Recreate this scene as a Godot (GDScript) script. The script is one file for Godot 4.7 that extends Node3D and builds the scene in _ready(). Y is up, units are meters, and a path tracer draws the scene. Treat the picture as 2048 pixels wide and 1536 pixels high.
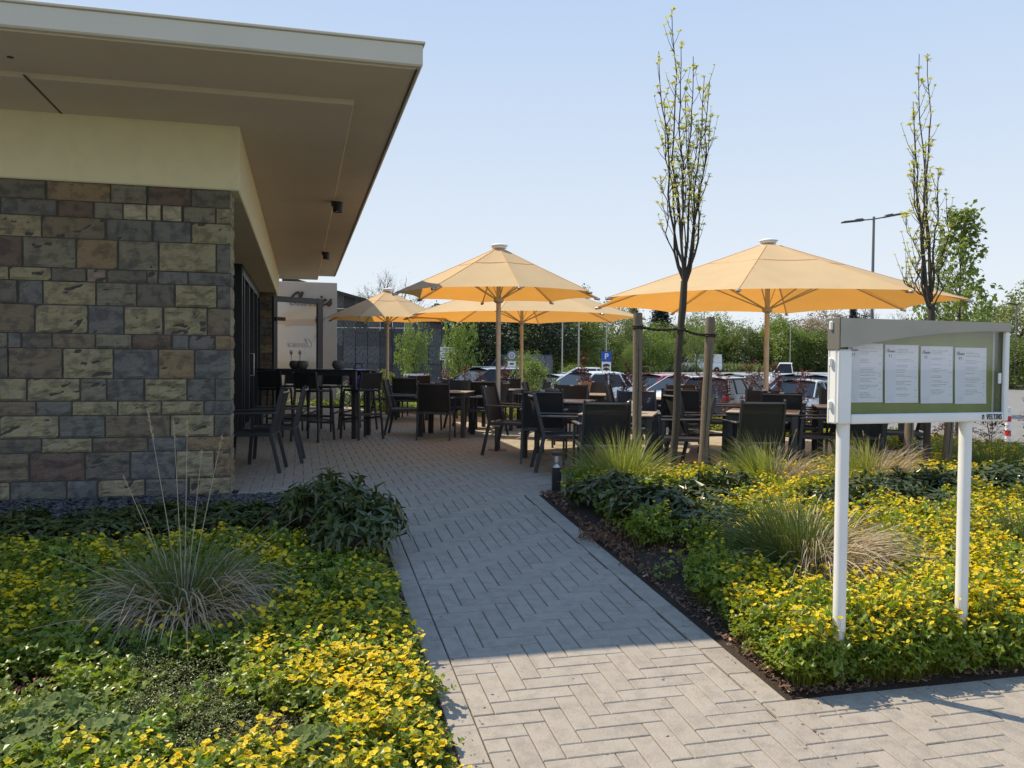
extends Node3D
# A restaurant terrace in spring: stone building with a wide eave on the left, a paved path between planted beds,
# parasols, dark armchairs, a menu board, a car park and trees behind.  y = 0 is the terrace, -z runs along the building.

# ------------------------------------------------------------------ mesh collector
class MB:
	var v := PackedVector3Array()
	var n := PackedVector3Array()
	var c := PackedColorArray()
	var u := PackedVector2Array()
	var col := Color.WHITE

	func tri(a: Vector3, b: Vector3, d: Vector3, hint := Vector3.ZERO) -> void:
		var m := (b - a).cross(d - a)
		if m.length_squared() < 1e-18:
			return
		m = m.normalized()
		if m.dot(hint) > 0.0:
			v.append(a); v.append(d); v.append(b)
		else:
			m = -m
			v.append(a); v.append(b); v.append(d)
		for i in 3:
			n.append(m); c.append(col)

	func tri_s(a: Vector3, b: Vector3, d: Vector3, na: Vector3, nb: Vector3, nd: Vector3) -> void:
		var m := (b - a).cross(d - a)
		if m.length_squared() < 1e-20:
			return
		if m.dot(na + nb + nd) > 0.0:
			v.append(a); v.append(d); v.append(b); n.append(na); n.append(nd); n.append(nb)
		else:
			v.append(a); v.append(b); v.append(d); n.append(na); n.append(nb); n.append(nd)
		for i in 3:
			c.append(col)

	func quad(a: Vector3, b: Vector3, d: Vector3, e: Vector3, hint := Vector3.ZERO) -> void:
		tri(a, b, d, hint); tri(a, d, e, hint)

	func quad_uv(a: Vector3, b: Vector3, d: Vector3, e: Vector3, hint: Vector3) -> void:
		# a lower left, b lower right, d upper right, e upper left
		var m := (b - a).cross(d - a).normalized()
		if m.dot(hint) < 0.0:
			m = -m
		for p in [[a, 0, 1], [d, 1, 0], [b, 1, 1], [a, 0, 1], [e, 0, 0], [d, 1, 0]]:
			v.append(p[0]); n.append(m); c.append(col); u.append(Vector2(p[1], p[2]))

	func box(t: Transform3D, s: Vector3, bev := 0.0) -> void:
		var h := s * 0.5
		bev = minf(bev, minf(h.x, minf(h.y, h.z)) * 0.9)
		var o := t.origin
		var ax := [t.basis.x, t.basis.y, t.basis.z]
		var hs := [h.x, h.y, h.z]
		for a in 3:
			var b := (a + 1) % 3
			var d := (a + 2) % 3
			for sg in [-1.0, 1.0]:
				var f: Vector3 = o + ax[a] * hs[a] * sg
				var e1: Vector3 = ax[b] * (hs[b] - bev)
				var e2: Vector3 = ax[d] * (hs[d] - bev)
				quad(f - e1 - e2, f + e1 - e2, f + e1 + e2, f - e1 + e2, ax[a] * sg)
				if bev > 0.0:
					for s2 in [-1.0, 1.0]:
						# edge between face (a, sg) and face (b, s2)
						var p: Vector3 = o + ax[a] * hs[a] * sg + ax[b] * (hs[b] - bev) * s2
						var q: Vector3 = o + ax[a] * (hs[a] - bev) * sg + ax[b] * hs[b] * s2
						quad(p - e2, p + e2, q + e2, q - e2, ax[a] * sg + ax[b] * s2)
						if a == 0:
							for s3 in [-1.0, 1.0]:
								var k: Vector3 = ax[0] * sg; var l: Vector3 = ax[1] * s2; var m: Vector3 = ax[2] * s3
								tri(o + k * hs[0] + l * (hs[1] - bev) + m * (hs[2] - bev), o + k * (hs[0] - bev) + l * hs[1] + m * (hs[2] - bev), o + k * (hs[0] - bev) + l * (hs[1] - bev) + m * hs[2], k + l + m)

	func cube(p: Vector3, s: Vector3, bev := 0.0) -> void:
		box(Transform3D(Basis.IDENTITY, p), s, bev)

	func bar(a: Vector3, b: Vector3, w: float, h: float, up := Vector3.UP, bev := 0.004) -> void:
		# a beam from a to b, w wide across up, h thick along up
		var d := (b - a)
		var l := d.length()
		d = d / l
		var s := d.cross(up)
		if s.length() < 0.01:
			s = d.cross(Vector3.FORWARD)
		s = s.normalized()
		var uu := s.cross(d).normalized()
		box(Transform3D(Basis(s, uu, -d), (a + b) * 0.5), Vector3(w, h, l), bev)

	func tube(p: PackedVector3Array, r: PackedFloat32Array, k := 6, cap := false) -> void:
		var s := Vector3.ZERO
		var rings := []
		var norms := []
		for i in p.size():
			var d := (p[mini(i + 1, p.size() - 1)] - p[maxi(i - 1, 0)]).normalized()
			if i == 0:
				s = d.cross(Vector3(0.31, 0.17, 0.93) if absf(d.y) > 0.8 else Vector3.UP).normalized()
			else:
				s = (s - d * s.dot(d)).normalized()
			var q := d.cross(s)
			var ring := PackedVector3Array()
			var nn := PackedVector3Array()
			for j in k:
				var a := TAU * j / k
				var m := s * cos(a) + q * sin(a)
				ring.append(p[i] + m * r[i]); nn.append(m)
			rings.append(ring); norms.append(nn)
		for i in p.size() - 1:
			for j in k:
				var j2 := (j + 1) % k
				tri_s(rings[i][j], rings[i][j2], rings[i + 1][j2], norms[i][j], norms[i][j2], norms[i + 1][j2])
				tri_s(rings[i][j], rings[i + 1][j2], rings[i + 1][j], norms[i][j], norms[i + 1][j2], norms[i + 1][j])
		if cap:
			for i in [0, p.size() - 1]:
				var d := (p[1] - p[0]) * -1.0 if i == 0 else p[i] - p[i - 1]
				for j in k:
					tri(p[i], rings[i][j], rings[i][(j + 1) % k], d)

	func rod(a: Vector3, b: Vector3, r0: float, r1 := -1.0, k := 8, cap := true) -> void:
		tube(PackedVector3Array([a, b]), PackedFloat32Array([r0, r0 if r1 < 0.0 else r1]), k, cap)

	func lathe(prof: Array, o: Vector3, k := 16, t := Basis.IDENTITY) -> void:
		# prof: Vector2(radius, height) from the bottom up
		for i in prof.size() - 1:
			var a: Vector2 = prof[i]
			var b: Vector2 = prof[i + 1]
			var dn := Vector2(b.y - a.y, a.x - b.x).normalized()
			for j in k:
				var f := TAU * j / k
				var g := TAU * (j + 1) / k
				var na := t * Vector3(cos(f) * dn.x, dn.y, sin(f) * dn.x)
				var nb := t * Vector3(cos(g) * dn.x, dn.y, sin(g) * dn.x)
				var p0 := o + t * Vector3(cos(f) * a.x, a.y, sin(f) * a.x)
				var p1 := o + t * Vector3(cos(g) * a.x, a.y, sin(g) * a.x)
				var p2 := o + t * Vector3(cos(g) * b.x, b.y, sin(g) * b.x)
				var p3 := o + t * Vector3(cos(f) * b.x, b.y, sin(f) * b.x)
				tri_s(p0, p1, p2, na, nb, nb); tri_s(p0, p2, p3, na, nb, na)

	func leaf(b: Vector3, d: Vector3, up: Vector3, l: float, w: float, fold := 0.25, curl := 0.2, at := 0.45) -> void:
		var s := d.cross(up).normalized()
		var q := s.cross(d).normalized()
		var m := b + d * l * at + q * l * curl * 0.35
		var e := b + d * l * (1.0 - curl * 0.25) - q * l * curl * 0.45
		var lf := m - s * w * 0.5 + q * w * fold
		var rt := m + s * w * 0.5 + q * w * fold
		tri(b, lf, m, q); tri(b, m, rt, q); tri(lf, e, m, q); tri(m, e, rt, q)

	func grid(pts: Array, smooth := true, hint := Vector3.UP) -> void:
		# pts: rows of PackedVector3Array, all alike long
		var h := pts.size()
		var w: int = pts[0].size()
		var nn := []
		for i in h:
			var row := PackedVector3Array()
			for j in w:
				var dx: Vector3 = pts[i][mini(j + 1, w - 1)] - pts[i][maxi(j - 1, 0)]
				var dz: Vector3 = pts[mini(i + 1, h - 1)][j] - pts[maxi(i - 1, 0)][j]
				var m := dx.cross(dz)
				m = m.normalized() if m.length() > 1e-12 else hint
				row.append(-m if m.dot(hint) < 0.0 else m)
			nn.append(row)
		for i in h - 1:
			for j in w - 1:
				if smooth:
					tri_s(pts[i][j], pts[i][j + 1], pts[i + 1][j + 1], nn[i][j], nn[i][j + 1], nn[i + 1][j + 1])
					tri_s(pts[i][j], pts[i + 1][j + 1], pts[i + 1][j], nn[i][j], nn[i + 1][j + 1], nn[i + 1][j])
				else:
					quad(pts[i][j], pts[i][j + 1], pts[i + 1][j + 1], pts[i + 1][j], nn[i][j])

	func mesh() -> ArrayMesh:
		var a := []
		a.resize(Mesh.ARRAY_MAX)
		a[Mesh.ARRAY_VERTEX] = v
		a[Mesh.ARRAY_NORMAL] = n
		a[Mesh.ARRAY_COLOR] = c
		if u.size() == v.size() and u.size() > 0:
			a[Mesh.ARRAY_TEX_UV] = u
		var m := ArrayMesh.new()
		m.add_surface_from_arrays(Mesh.PRIMITIVE_TRIANGLES, a)
		return m

# ------------------------------------------------------------------ naming, tagging
var taken := {}

func numbered(called: String, parent: Node) -> String:
	var key := str(parent.get_instance_id()) + called
	var k: int = taken.get(key, 0)
	taken[key] = k + 1
	return called if k == 0 else "%s_%03d" % [called, k]

func obj(called: String, mb, m: Material, parent: Node = self) -> MeshInstance3D:
	var o := MeshInstance3D.new()
	o.mesh = mb.mesh() if mb is MB else mb
	o.material_override = m
	o.name = numbered(called, parent)
	parent.add_child(o, true)
	return o

func tag(o: Node, label := "", category := "", group := "", kind := "") -> Node:
	if label: o.set_meta("label", label)
	if category: o.set_meta("category", category)
	if group: o.set_meta("group", group)
	if kind: o.set_meta("kind", kind)
	return o

func thing(called: String, label: String, category: String, at := Vector3.ZERO, turn := 0.0, group := "", kind := "") -> Node3D:
	var o := Node3D.new()
	o.name = numbered(called, self)
	add_child(o, true)
	o.position = at
	o.rotation.y = turn
	tag(o, label, category, group, kind)
	return o

func dup(root: Node3D, label: String, at: Vector3, turn: float, scl := Vector3.ONE) -> Node3D:
	var r: Node3D = root.duplicate()
	var base := String(root.name).rstrip("0123456789").trim_suffix("_")
	r.name = numbered(base, self)
	add_child(r, true)
	r.position = at
	r.rotation.y = turn
	r.scale = scl
	r.set_meta("label", label)
	return r

func many(called: String, mesh: Mesh, m: Material, where: Array, tint: Array, parent: Node = self) -> MultiMeshInstance3D:
	var mm := MultiMesh.new()
	mm.transform_format = MultiMesh.TRANSFORM_3D
	mm.use_colors = tint.size() > 0
	mm.mesh = mesh
	mm.instance_count = where.size()
	for i in where.size():
		mm.set_instance_transform(i, where[i])
		if tint.size() > 0:
			mm.set_instance_color(i, tint[i])
	var o := MultiMeshInstance3D.new()
	o.multimesh = mm
	o.material_override = m
	o.name = numbered(called, parent)
	parent.add_child(o, true)
	o.set_meta("kind", "stuff")
	return o

# ------------------------------------------------------------------ materials
func lin(r: float, g: float, b: float) -> Color:
	return Color(r, g, b).linear_to_srgb()

func mat(r: float, g: float, b: float, rough := 0.8, metal := 0.0) -> StandardMaterial3D:
	var m := StandardMaterial3D.new()
	m.albedo_color = lin(r, g, b)
	m.roughness = rough
	m.metallic = metal
	return m

func noise_tex(freq: float, octaves: int, lo: float, hi: float, sd := 1, size := 512, kind := FastNoiseLite.TYPE_SIMPLEX, tint_lo := Color.WHITE, tint_hi := Color.WHITE) -> NoiseTexture2D:
	var f := FastNoiseLite.new()
	f.noise_type = kind
	f.seed = sd
	f.frequency = freq
	f.fractal_octaves = octaves
	var t := NoiseTexture2D.new()
	t.width = size; t.height = size
	t.seamless = true
	t.noise = f
	var g := Gradient.new()
	g.set_color(0, lin(lo * tint_lo.r, lo * tint_lo.g, lo * tint_lo.b)); g.set_color(1, lin(hi * tint_hi.r, hi * tint_hi.g, hi * tint_hi.b))
	t.color_ramp = g
	return t

func rough_mat(m: StandardMaterial3D, tex: Texture2D, tile: float, bump: Texture2D = null, cm := 0.3, world := true) -> StandardMaterial3D:
	m.albedo_texture = tex
	m.uv1_triplanar = true
	m.uv1_world_triplanar = world
	m.uv1_scale = Vector3.ONE / tile
	if bump:
		m.heightmap_enabled = true
		m.heightmap_texture = bump
		m.heightmap_scale = cm
	return m

func leafy(r: float, g: float, b: float, through: Color, rough := 0.5) -> StandardMaterial3D:
	var m := mat(r, g, b, rough)
	m.vertex_color_use_as_albedo = true
	m.backlight_enabled = true
	m.backlight = lin(through.r, through.g, through.b)
	return m

func rng(sd: int) -> RandomNumberGenerator:
	var r := RandomNumberGenerator.new()
	r.seed = sd
	return r

# ------------------------------------------------------------------ lie of the land
const EDGE := [[-3.0, -24.5], [1.2, -22.3], [1.9, -20.0], [4.6, -17.4], [7.2, -14.3], [8.1, -12.2], [8.35, -10.0], [8.2, -8.6]]

func sm(a: float, b: float, x: float) -> float:
	var t := clampf((x - a) / (b - a), 0.0, 1.0)
	return t * t * (3.0 - 2.0 * t)

func beyond(x: float, z: float) -> float:
	# metres beyond the terrace's far edge (negative: on the terrace)
	var best := 1e9
	var sgn := -1.0
	var p := Vector2(x, z)
	for i in EDGE.size() - 1:
		var a := Vector2(EDGE[i][0], EDGE[i][1])
		var b := Vector2(EDGE[i + 1][0], EDGE[i + 1][1])
		if i == EDGE.size() - 2:
			b = a + (b - a) * 12.0
		if i == 0:
			a = b + (a - b) * 12.0
		var q := Geometry2D.get_closest_point_to_segment(p, a, b)
		var d := p.distance_to(q)
		if d < best - 1e-4:
			best = d
			var e := (b - a)
			sgn = 1.0 if e.cross(p - a) < 0.0 else -1.0
	return best * sgn

func inner(x: float, z: float) -> float:
	var y := 0.07 * (-z - 7.43) if z > -7.43 else 0.0
	return y - 0.07 * sm(2.2, 3.4, x) * sm(-10.5, -8.4, z) * (1.0 - sm(-7.6, -6.5, z))

func outer(d: float) -> float:
	return -0.08 - 0.64 * sm(2.0, 13.0, d) + 0.75 * sm(22.0, 105.0, d)

func ground_y(x: float, z: float) -> float:
	var d := beyond(x, z) if (x > 0.0 and z < -7.0) else -1.0
	if d < 0.0:
		return inner(x, z)
	if d < 1.9:
		return -0.02 - 0.03 * d
	return outer(d)

func at_ground(x: float, z: float) -> Vector3:
	return Vector3(x, ground_y(x, z), z)

func in_view(x: float, z: float, margin := 0.5) -> bool:
	# a generous wedge round what the photograph shows
	var f := Vector2(0.2465, -0.9691)
	var r := Vector2(0.9691, 0.2465)
	var p := Vector2(x, z)
	var d := p.dot(f)
	return d > 2.0 and absf(p.dot(r)) < d * 0.63 + margin

# ------------------------------------------------------------------ shared materials
var M := {}

func make_materials() -> void:
	var grain := noise_tex(0.35, 3, 0.0, 1.0, 3, 512)
	var fine := noise_tex(0.08, 4, 0.0, 1.0, 4, 512)
	var soft := noise_tex(0.006, 3, 0.95, 1.03, 5, 512)
	M.grain = grain; M.fine = fine
	var speck := noise_tex(0.008, 8, 0.70, 1.26, 6, 2048, FastNoiseLite.TYPE_SIMPLEX, Color(1, 1, 1), Color(1.0, 0.985, 0.96))
	(speck.noise as FastNoiseLite).fractal_gain = 0.72
	M.paver = []
	for i in 6:
		var k: float = [0.95, 1.0, 1.04, 0.97, 1.02, 0.99][i]
		M.paver.append(rough_mat(mat(0.350 * k, 0.308 * k, 0.258 * k, 0.85), speck, 2.6, grain, 0.25))
	M.paver_all = rough_mat(mat(0.350, 0.308, 0.258, 0.85), speck, 2.6, grain, 0.25)
	M.paver_all.vertex_color_use_as_albedo = true
	M.joint = rough_mat(mat(0.045, 0.042, 0.036, 0.95), fine, 0.3, grain, 0.4)
	M.stucco = rough_mat(mat(0.76, 0.68, 0.44, 0.9), soft, 1.6, grain, 0.12)
	M.stucco.uv1_scale = Vector3.ONE / 0.8
	M.soffit = rough_mat(mat(0.60, 0.51, 0.40, 0.85), soft, 3.0, grain, 0.06)
	M.fascia = rough_mat(mat(0.62, 0.565, 0.465, 0.6), soft, 3.3)
	M.anthracite = mat(0.028, 0.030, 0.033, 0.38, 0.2)
	M.frame = rough_mat(mat(0.060, 0.062, 0.066, 0.42, 0.25), noise_tex(0.02, 4, 0.8, 1.15, 9, 256), 0.4)
	M.steel = rough_mat(mat(0.50, 0.49, 0.46, 0.38, 0.75), noise_tex(0.01, 3, 0.8, 1.1, 10, 256), 0.5)
	M.pole = rough_mat(mat(0.62, 0.58, 0.50, 0.45, 0.2), noise_tex(0.01, 3, 0.85, 1.1, 10, 256), 0.5)
	M.pole_foot = mat(0.12, 0.125, 0.13, 0.45, 0.4)
	M.glass = mat(0.5, 0.55, 0.55, 0.02)
	M.glass.albedo_color = Color(0.75, 0.8, 0.8, 0.02)
	M.glass.transparency = BaseMaterial3D.TRANSPARENCY_ALPHA
	M.dark_glass = mat(0.012, 0.014, 0.016, 0.03)
	M.white = rough_mat(mat(0.80, 0.80, 0.78, 0.32), noise_tex(0.008, 4, 0.93, 1.03, 11, 256), 0.6)
	M.white.clearcoat_enabled = true; M.white.clearcoat = 0.3
	M.sling = rough_mat(mat(0.020, 0.021, 0.022, 0.62), noise_tex(0.6, 1, 0.6, 1.5, 12, 256, FastNoiseLite.TYPE_VALUE), 0.10)
	M.sling_brown = rough_mat(mat(0.032, 0.027, 0.023, 0.62), noise_tex(0.6, 1, 0.6, 1.5, 12, 256, FastNoiseLite.TYPE_VALUE), 0.10)
	for q in [M.sling, M.sling_brown]:
		q.transparency = BaseMaterial3D.TRANSPARENCY_ALPHA
		q.albedo_color.a = 0.90
	M.canvas = rough_mat(mat(0.86, 0.655, 0.375, 0.9), noise_tex(0.006, 4, 0.93, 1.04, 13, 512), 2.2, noise_tex(0.006, 3, 0.0, 1.0, 14, 512), 0.6)
	M.canvas.backlight_enabled = true
	M.canvas.backlight = lin(0.82, 0.47, 0.125)
	M.wood = rough_mat(mat(0.23, 0.175, 0.12, 0.9), noise_tex(0.02, 4, 0.62, 1.2, 14, 512), 0.5, fine, 0.4)
	M.wood.uv1_scale = Vector3(6, 0.8, 6)
	M.bark = rough_mat(mat(0.085, 0.068, 0.052, 0.95), noise_tex(0.05, 4, 0.5, 1.4, 15, 256), 0.25, fine, 0.6)
	M.twig = mat(0.10, 0.075, 0.055, 0.9)
	M.rope = rough_mat(mat(0.16, 0.13, 0.09, 0.95), fine, 0.05, grain, 0.3)
	M.asphalt = rough_mat(mat(0.215, 0.21, 0.20, 0.92), noise_tex(0.02, 5, 0.75, 1.2, 16, 512), 6.0, grain, 0.3)
	M.soil = rough_mat(mat(0.055, 0.036, 0.024, 0.95), noise_tex(0.05, 5, 0.4, 1.6, 17, 512), 0.5, fine, 1.2)
	M.chip = mat(0.12, 0.075, 0.05, 0.9); M.chip.vertex_color_use_as_albedo = true
	M.slate = mat(0.088, 0.090, 0.100, 0.6); M.slate.vertex_color_use_as_albedo = true
	M.cover = leafy(0.285, 0.360, 0.062, Color(0.98, 1.05, 0.13), 0.36)
	M.petal = leafy(0.95, 0.79, 0.025, Color(0.95, 0.78, 0.02), 0.6)
	M.laurel = leafy(0.082, 0.104, 0.034, Color(0.30, 0.42, 0.06), 0.27)
	M.grass_green = leafy(0.135, 0.175, 0.055, Color(0.62, 0.66, 0.15), 0.5)
	M.grass_dry = leafy(0.50, 0.41, 0.275, Color(0.5, 0.38, 0.18), 0.65)
	M.grass_bright = leafy(0.34, 0.38, 0.12, Color(0.9, 0.92, 0.25), 0.5)
	M.geranium = leafy(0.20, 0.26, 0.075, Color(0.7, 0.8, 0.17), 0.8)
	M.creeper = leafy(0.14, 0.18, 0.05, Color(0.45, 0.55, 0.09), 0.38)
	M.dead_leaf = leafy(0.20, 0.105, 0.05, Color(0.3, 0.16, 0.06), 0.7)
	M.copper = leafy(0.19, 0.070, 0.046, Color(0.55, 0.16, 0.08), 0.45)
	M.sprout = leafy(0.68, 0.68, 0.36, Color(0.9, 0.9, 0.28), 0.5)
	M.crown = leafy(0.165, 0.205, 0.065, Color(0.62, 0.72, 0.17), 0.6)
	M.crown_dark = leafy(0.040, 0.060, 0.024, Color(0.18, 0.27, 0.05), 0.6)
	M.crown_pale = leafy(0.25, 0.275, 0.115, Color(0.62, 0.68, 0.22), 0.6)
	M.crown_bright = leafy(0.215, 0.275, 0.075, Color(0.75, 0.86, 0.19), 0.5)
	M.spruce = leafy(0.013, 0.024, 0.016, Color(0.05, 0.08, 0.03), 0.7)
	M.blossom = leafy(0.42, 0.36, 0.28, Color(0.4, 0.36, 0.25), 0.7)
	M.verge = rough_mat(mat(0.085, 0.125, 0.035, 0.95), noise_tex(0.03, 5, 0.6, 1.4, 18, 512), 5.0)
	M.tyre = mat(0.015, 0.015, 0.016, 0.85)
	M.rim = mat(0.5, 0.5, 0.5, 0.3, 0.8)
	M.lamp_red = mat(0.35, 0.01, 0.012, 0.15)
	M.lamp_clear = mat(0.6, 0.62, 0.65, 0.1, 0.3)
	M.black = mat(0.012, 0.012, 0.013, 0.5)
	M.stoneware = rough_mat(mat(0.42, 0.38, 0.33, 0.7), fine, 0.2)
	M.table_top = rough_mat(mat(0.40, 0.315, 0.225, 0.42), noise_tex(0.02, 4, 0.8, 1.1, 19, 256), 0.4)
	M.yellow = mat(0.80, 0.62, 0.10, 0.5)

# ------------------------------------------------------------------ start
func _ready() -> void:
	# camera
	var cam := Camera3D.new()
	cam.name = "camera"
	cam.fov = 49.73
	cam.near = 0.05
	cam.far = 1500.0
	cam.transform = Transform3D(Basis(Vector3.UP, deg_to_rad(-14.27)) * Basis(Vector3.RIGHT, deg_to_rad(-1.60)) * Basis(Vector3.BACK, deg_to_rad(0.5)), Vector3(0, 1.26, 0))
	add_child(cam)
	cam.current = true
	# sky
	var sky := ProceduralSkyMaterial.new()
	sky.sky_top_color = lin(0.150, 0.345, 0.70)
	sky.sky_horizon_color = lin(0.74, 0.785, 0.805)
	sky.sky_curve = 0.40
	sky.ground_horizon_color = lin(0.45, 0.45, 0.42)
	sky.ground_bottom_color = lin(0.2, 0.2, 0.18)
	var env := Environment.new()
	env.background_mode = Environment.BG_SKY
	env.sky = Sky.new()
	env.sky.sky_material = sky
	env.tonemap_mode = Environment.TONE_MAPPER_LINEAR
	env.tonemap_exposure = 1.2
	env.sdfgi_enabled = true; env.ssao_enabled = true; env.ssil_enabled = true
	var we := WorldEnvironment.new()
	we.name = "world"
	we.environment = env
	add_child(we)
	# sun: high, ahead and to the left
	var sun := DirectionalLight3D.new()
	sun.name = "sun"
	sun.light_energy = 1.6
	sun.light_color = lin(1.0, 0.87, 0.67)
	sun.light_angular_distance = 0.5
	sun.shadow_enabled = true
	sun.sky_mode = DirectionalLight3D.SKY_MODE_LIGHT_ONLY
	sun.basis = Basis.looking_at(Vector3(0.60, -1.0, 0.547), Vector3.UP)
	add_child(sun)

	make_materials()
	lay_ground()
	lay_pavers()
	build_restaurant()
	build_screen_wall()
	build_shed()
	plant_background()
	park_cars()
	street_furniture()
	set_parasols()
	set_furniture()
	menu_board()
	slender_trees()
	plant_beds()
	edge_planting()
	bollards()

# ------------------------------------------------------------------ ground
func sheet(called: String, xs: Array, zs: Array, f: Callable, m: Material) -> MeshInstance3D:
	var mb := MB.new()
	var rows := []
	for z in zs:
		var r := PackedVector3Array()
		for x in xs:
			r.append(Vector3(x, f.call(x, z), z))
		rows.append(r)
	mb.grid(rows)
	var o := obj(called, mb, m)
	o.set_meta("kind", "structure")
	return o

func steps(a: float, b: float, d: float) -> Array:
	var o := []
	var k := maxi(1, int(round((b - a) / d)))
	for i in k + 1:
		o.append(a + (b - a) * i / k)
	return o

func lay_ground() -> void:
	# everything to the horizon
	var far := func(_x, _z): return -1.6
	tag(sheet("ground", steps(-900, 900, 300), steps(-900, 300, 300), far, M.verge), "grassland reaching to the horizon", "ground")
	# car park asphalt beyond the terrace
	var xs := steps(-30, -2, 4) + steps(-1, 22, 0.8) + steps(24, 60, 3) + steps(66, 130, 8)
	var zs := steps(-104, -42, 4) + steps(-40, -8, 0.8) + steps(-6, 6, 3)
	var car := func(x, z):
		var d := beyond(x, z)
		return outer(d) if d > 1.7 else -0.9
	tag(sheet("car_park", xs, zs, car, M.asphalt), "grey asphalt car park sloping gently down behind the terrace", "car park")
	# the soil of the two beds
	var bed_l := func(x, z): return inner(x, z) - 0.012 + 0.015 * sin(x * 7.0 + z * 3.0) * sin(z * 5.0)
	tag(sheet("bed_soil", steps(-4.0, 0.597, 0.15), steps(-7.05, -1.8, 0.15), bed_l, M.soil), "dark mulched soil of the bed left of the path", "soil")
	var mbr := MB.new()
	var rows := []
	for i in 36:
		var r := PackedVector3Array()
		for j in 50:
			var x := 2.172 + 8.4 * j / 49.0
			var back := bed_back(x)
			var z: float = lerpf(back, -3.33, i / 35.0)
			var rim := sm(0.0, 0.25, x - 2.172) * sm(0.0, 0.25, z - back) * sm(0.0, 0.25, -3.33 - z)
			r.append(Vector3(x, inner(x, z) - 0.012 + rim * (0.05 + 0.02 * sin(x * 5.0) * sin(z * 4.0)), z))
		rows.append(r)
	mbr.grid(rows)
	tag(obj("bed_soil", mbr, M.soil), "dark mulched soil of the flower bed right of the path", "soil", "", "structure")
	# slate strip bed and terrace underlay
	var ul := func(x, z): return ground_y(x, z) - 0.016
	tag(sheet("paving_bed", steps(-2.2, 9.0, 0.4), steps(-24.0, -7.56, 0.4), func(x, z): return (inner(x, z) - 0.016) if beyond(x, z) < 0.05 else -0.5, M.joint), "dark jointing sand under the terrace paving", "paving bed")
	tag(sheet("paving_bed", [0.60, 2.172], steps(-7.56, -1.6, 0.5), ul, M.joint), "dark jointing sand under the garden path", "paving bed")
	tag(sheet("paving_bed", [2.172, 6.5], steps(-3.33, -1.6, 0.4), ul, M.joint), "dark jointing sand under the front paving", "paving bed")
	# slate chippings along the wall
	tag(sheet("slate_bed", steps(-4.0, 0.585, 0.3), steps(-8.02, -7.05, 0.1), func(x, z): return inner(x, z) - 0.004, M.joint), "dark ground under the slate chippings", "gravel bed")
	var r := rng(11)
	var chip := MB.new()
	chip.tri(Vector3(-1, 0, -0.6), Vector3(0.9, 0.1, -0.7), Vector3(0.2, 0.35, 0.1), Vector3.UP)
	chip.tri(Vector3(0.9, 0.1, -0.7), Vector3(0.7, 0, 0.8), Vector3(0.2, 0.35, 0.1), Vector3.UP)
	chip.tri(Vector3(0.7, 0, 0.8), Vector3(-0.8, 0, 0.6), Vector3(0.2, 0.35, 0.1), Vector3.UP)
	chip.tri(Vector3(-0.8, 0, 0.6), Vector3(-1, 0, -0.6), Vector3(0.2, 0.35, 0.1), Vector3.UP)
	var chip_mesh := chip.mesh()
	var where := []
	var tint := []
	for i in 12000:
		var x := r.randf_range(-3.6, 0.58)
		var z := r.randf_range(-8.0, -6.95)
		var s := r.randf_range(0.010, 0.026)
		where.append(Transform3D(Basis.from_euler(Vector3(r.randf_range(-0.5, 0.5), r.randf() * TAU, r.randf_range(-0.5, 0.5))).scaled(Vector3(s, s * 0.8, s)), Vector3(x, inner(x, z) + r.randf_range(0.0, 0.02), z)))
		var k := r.randf_range(0.55, 1.5)
		tint.append(Color(k, k, k * r.randf_range(0.95, 1.12)))
	tag(many("slate_chippings", chip_mesh, M.slate, where, tint), "blue grey slate chippings along the foot of the stone wall", "gravel")
	# bark mulch
	where = []; tint = []
	var flat := MB.new()
	flat.quad(Vector3(-1, 0, -0.4), Vector3(1, 0.1, -0.3), Vector3(0.9, 0, 0.4), Vector3(-0.9, 0.12, 0.35), Vector3.UP)
	for i in 16000:
		var p := Vector2.ZERO
		var q := r.randf()
		if q < 0.32:
			p = Vector2(2.2 + absf(r.randfn(0.0, 0.28)), r.randf_range(-7.6, -3.35))
		elif q < 0.5:
			p = Vector2(r.randf_range(2.2, 6.0), -3.35 - absf(r.randfn(0.0, 0.22)))
		elif q < 0.62:
			p = Vector2(0.59 - absf(r.randfn(0.0, 0.12)), r.randf_range(-6.9, -2.4))
		elif q < 0.8:
			p = Vector2(r.randf_range(-1.8, 0.58), r.randf_range(-6.0, -2.6))
		else:
			p = Vector2(r.randf_range(2.2, 8.0), r.randf_range(-8.0, -3.4))
		if p.x > 2.172 and p.y < bed_back(p.x) + 0.03:
			continue
		var s := r.randf_range(0.006, 0.02)
		var lift := 0.045 if p.x > 2.5 and p.y < -3.6 else 0.012
		where.append(Transform3D(Basis.from_euler(Vector3(r.randf_range(-0.6, 0.6), r.randf() * TAU, r.randf_range(-0.6, 0.6))).scaled(Vector3(s, s, s * 0.8)), Vector3(p.x, inner(p.x, p.y) + r.randf_range(-0.004, 0.012) + lift, p.y)))
		var k := r.randf_range(0.4, 2.2) if r.randf() < 0.93 else 4.0
		tint.append(Color(k, k * r.randf_range(0.85, 1.0), k * 0.9))
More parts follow.
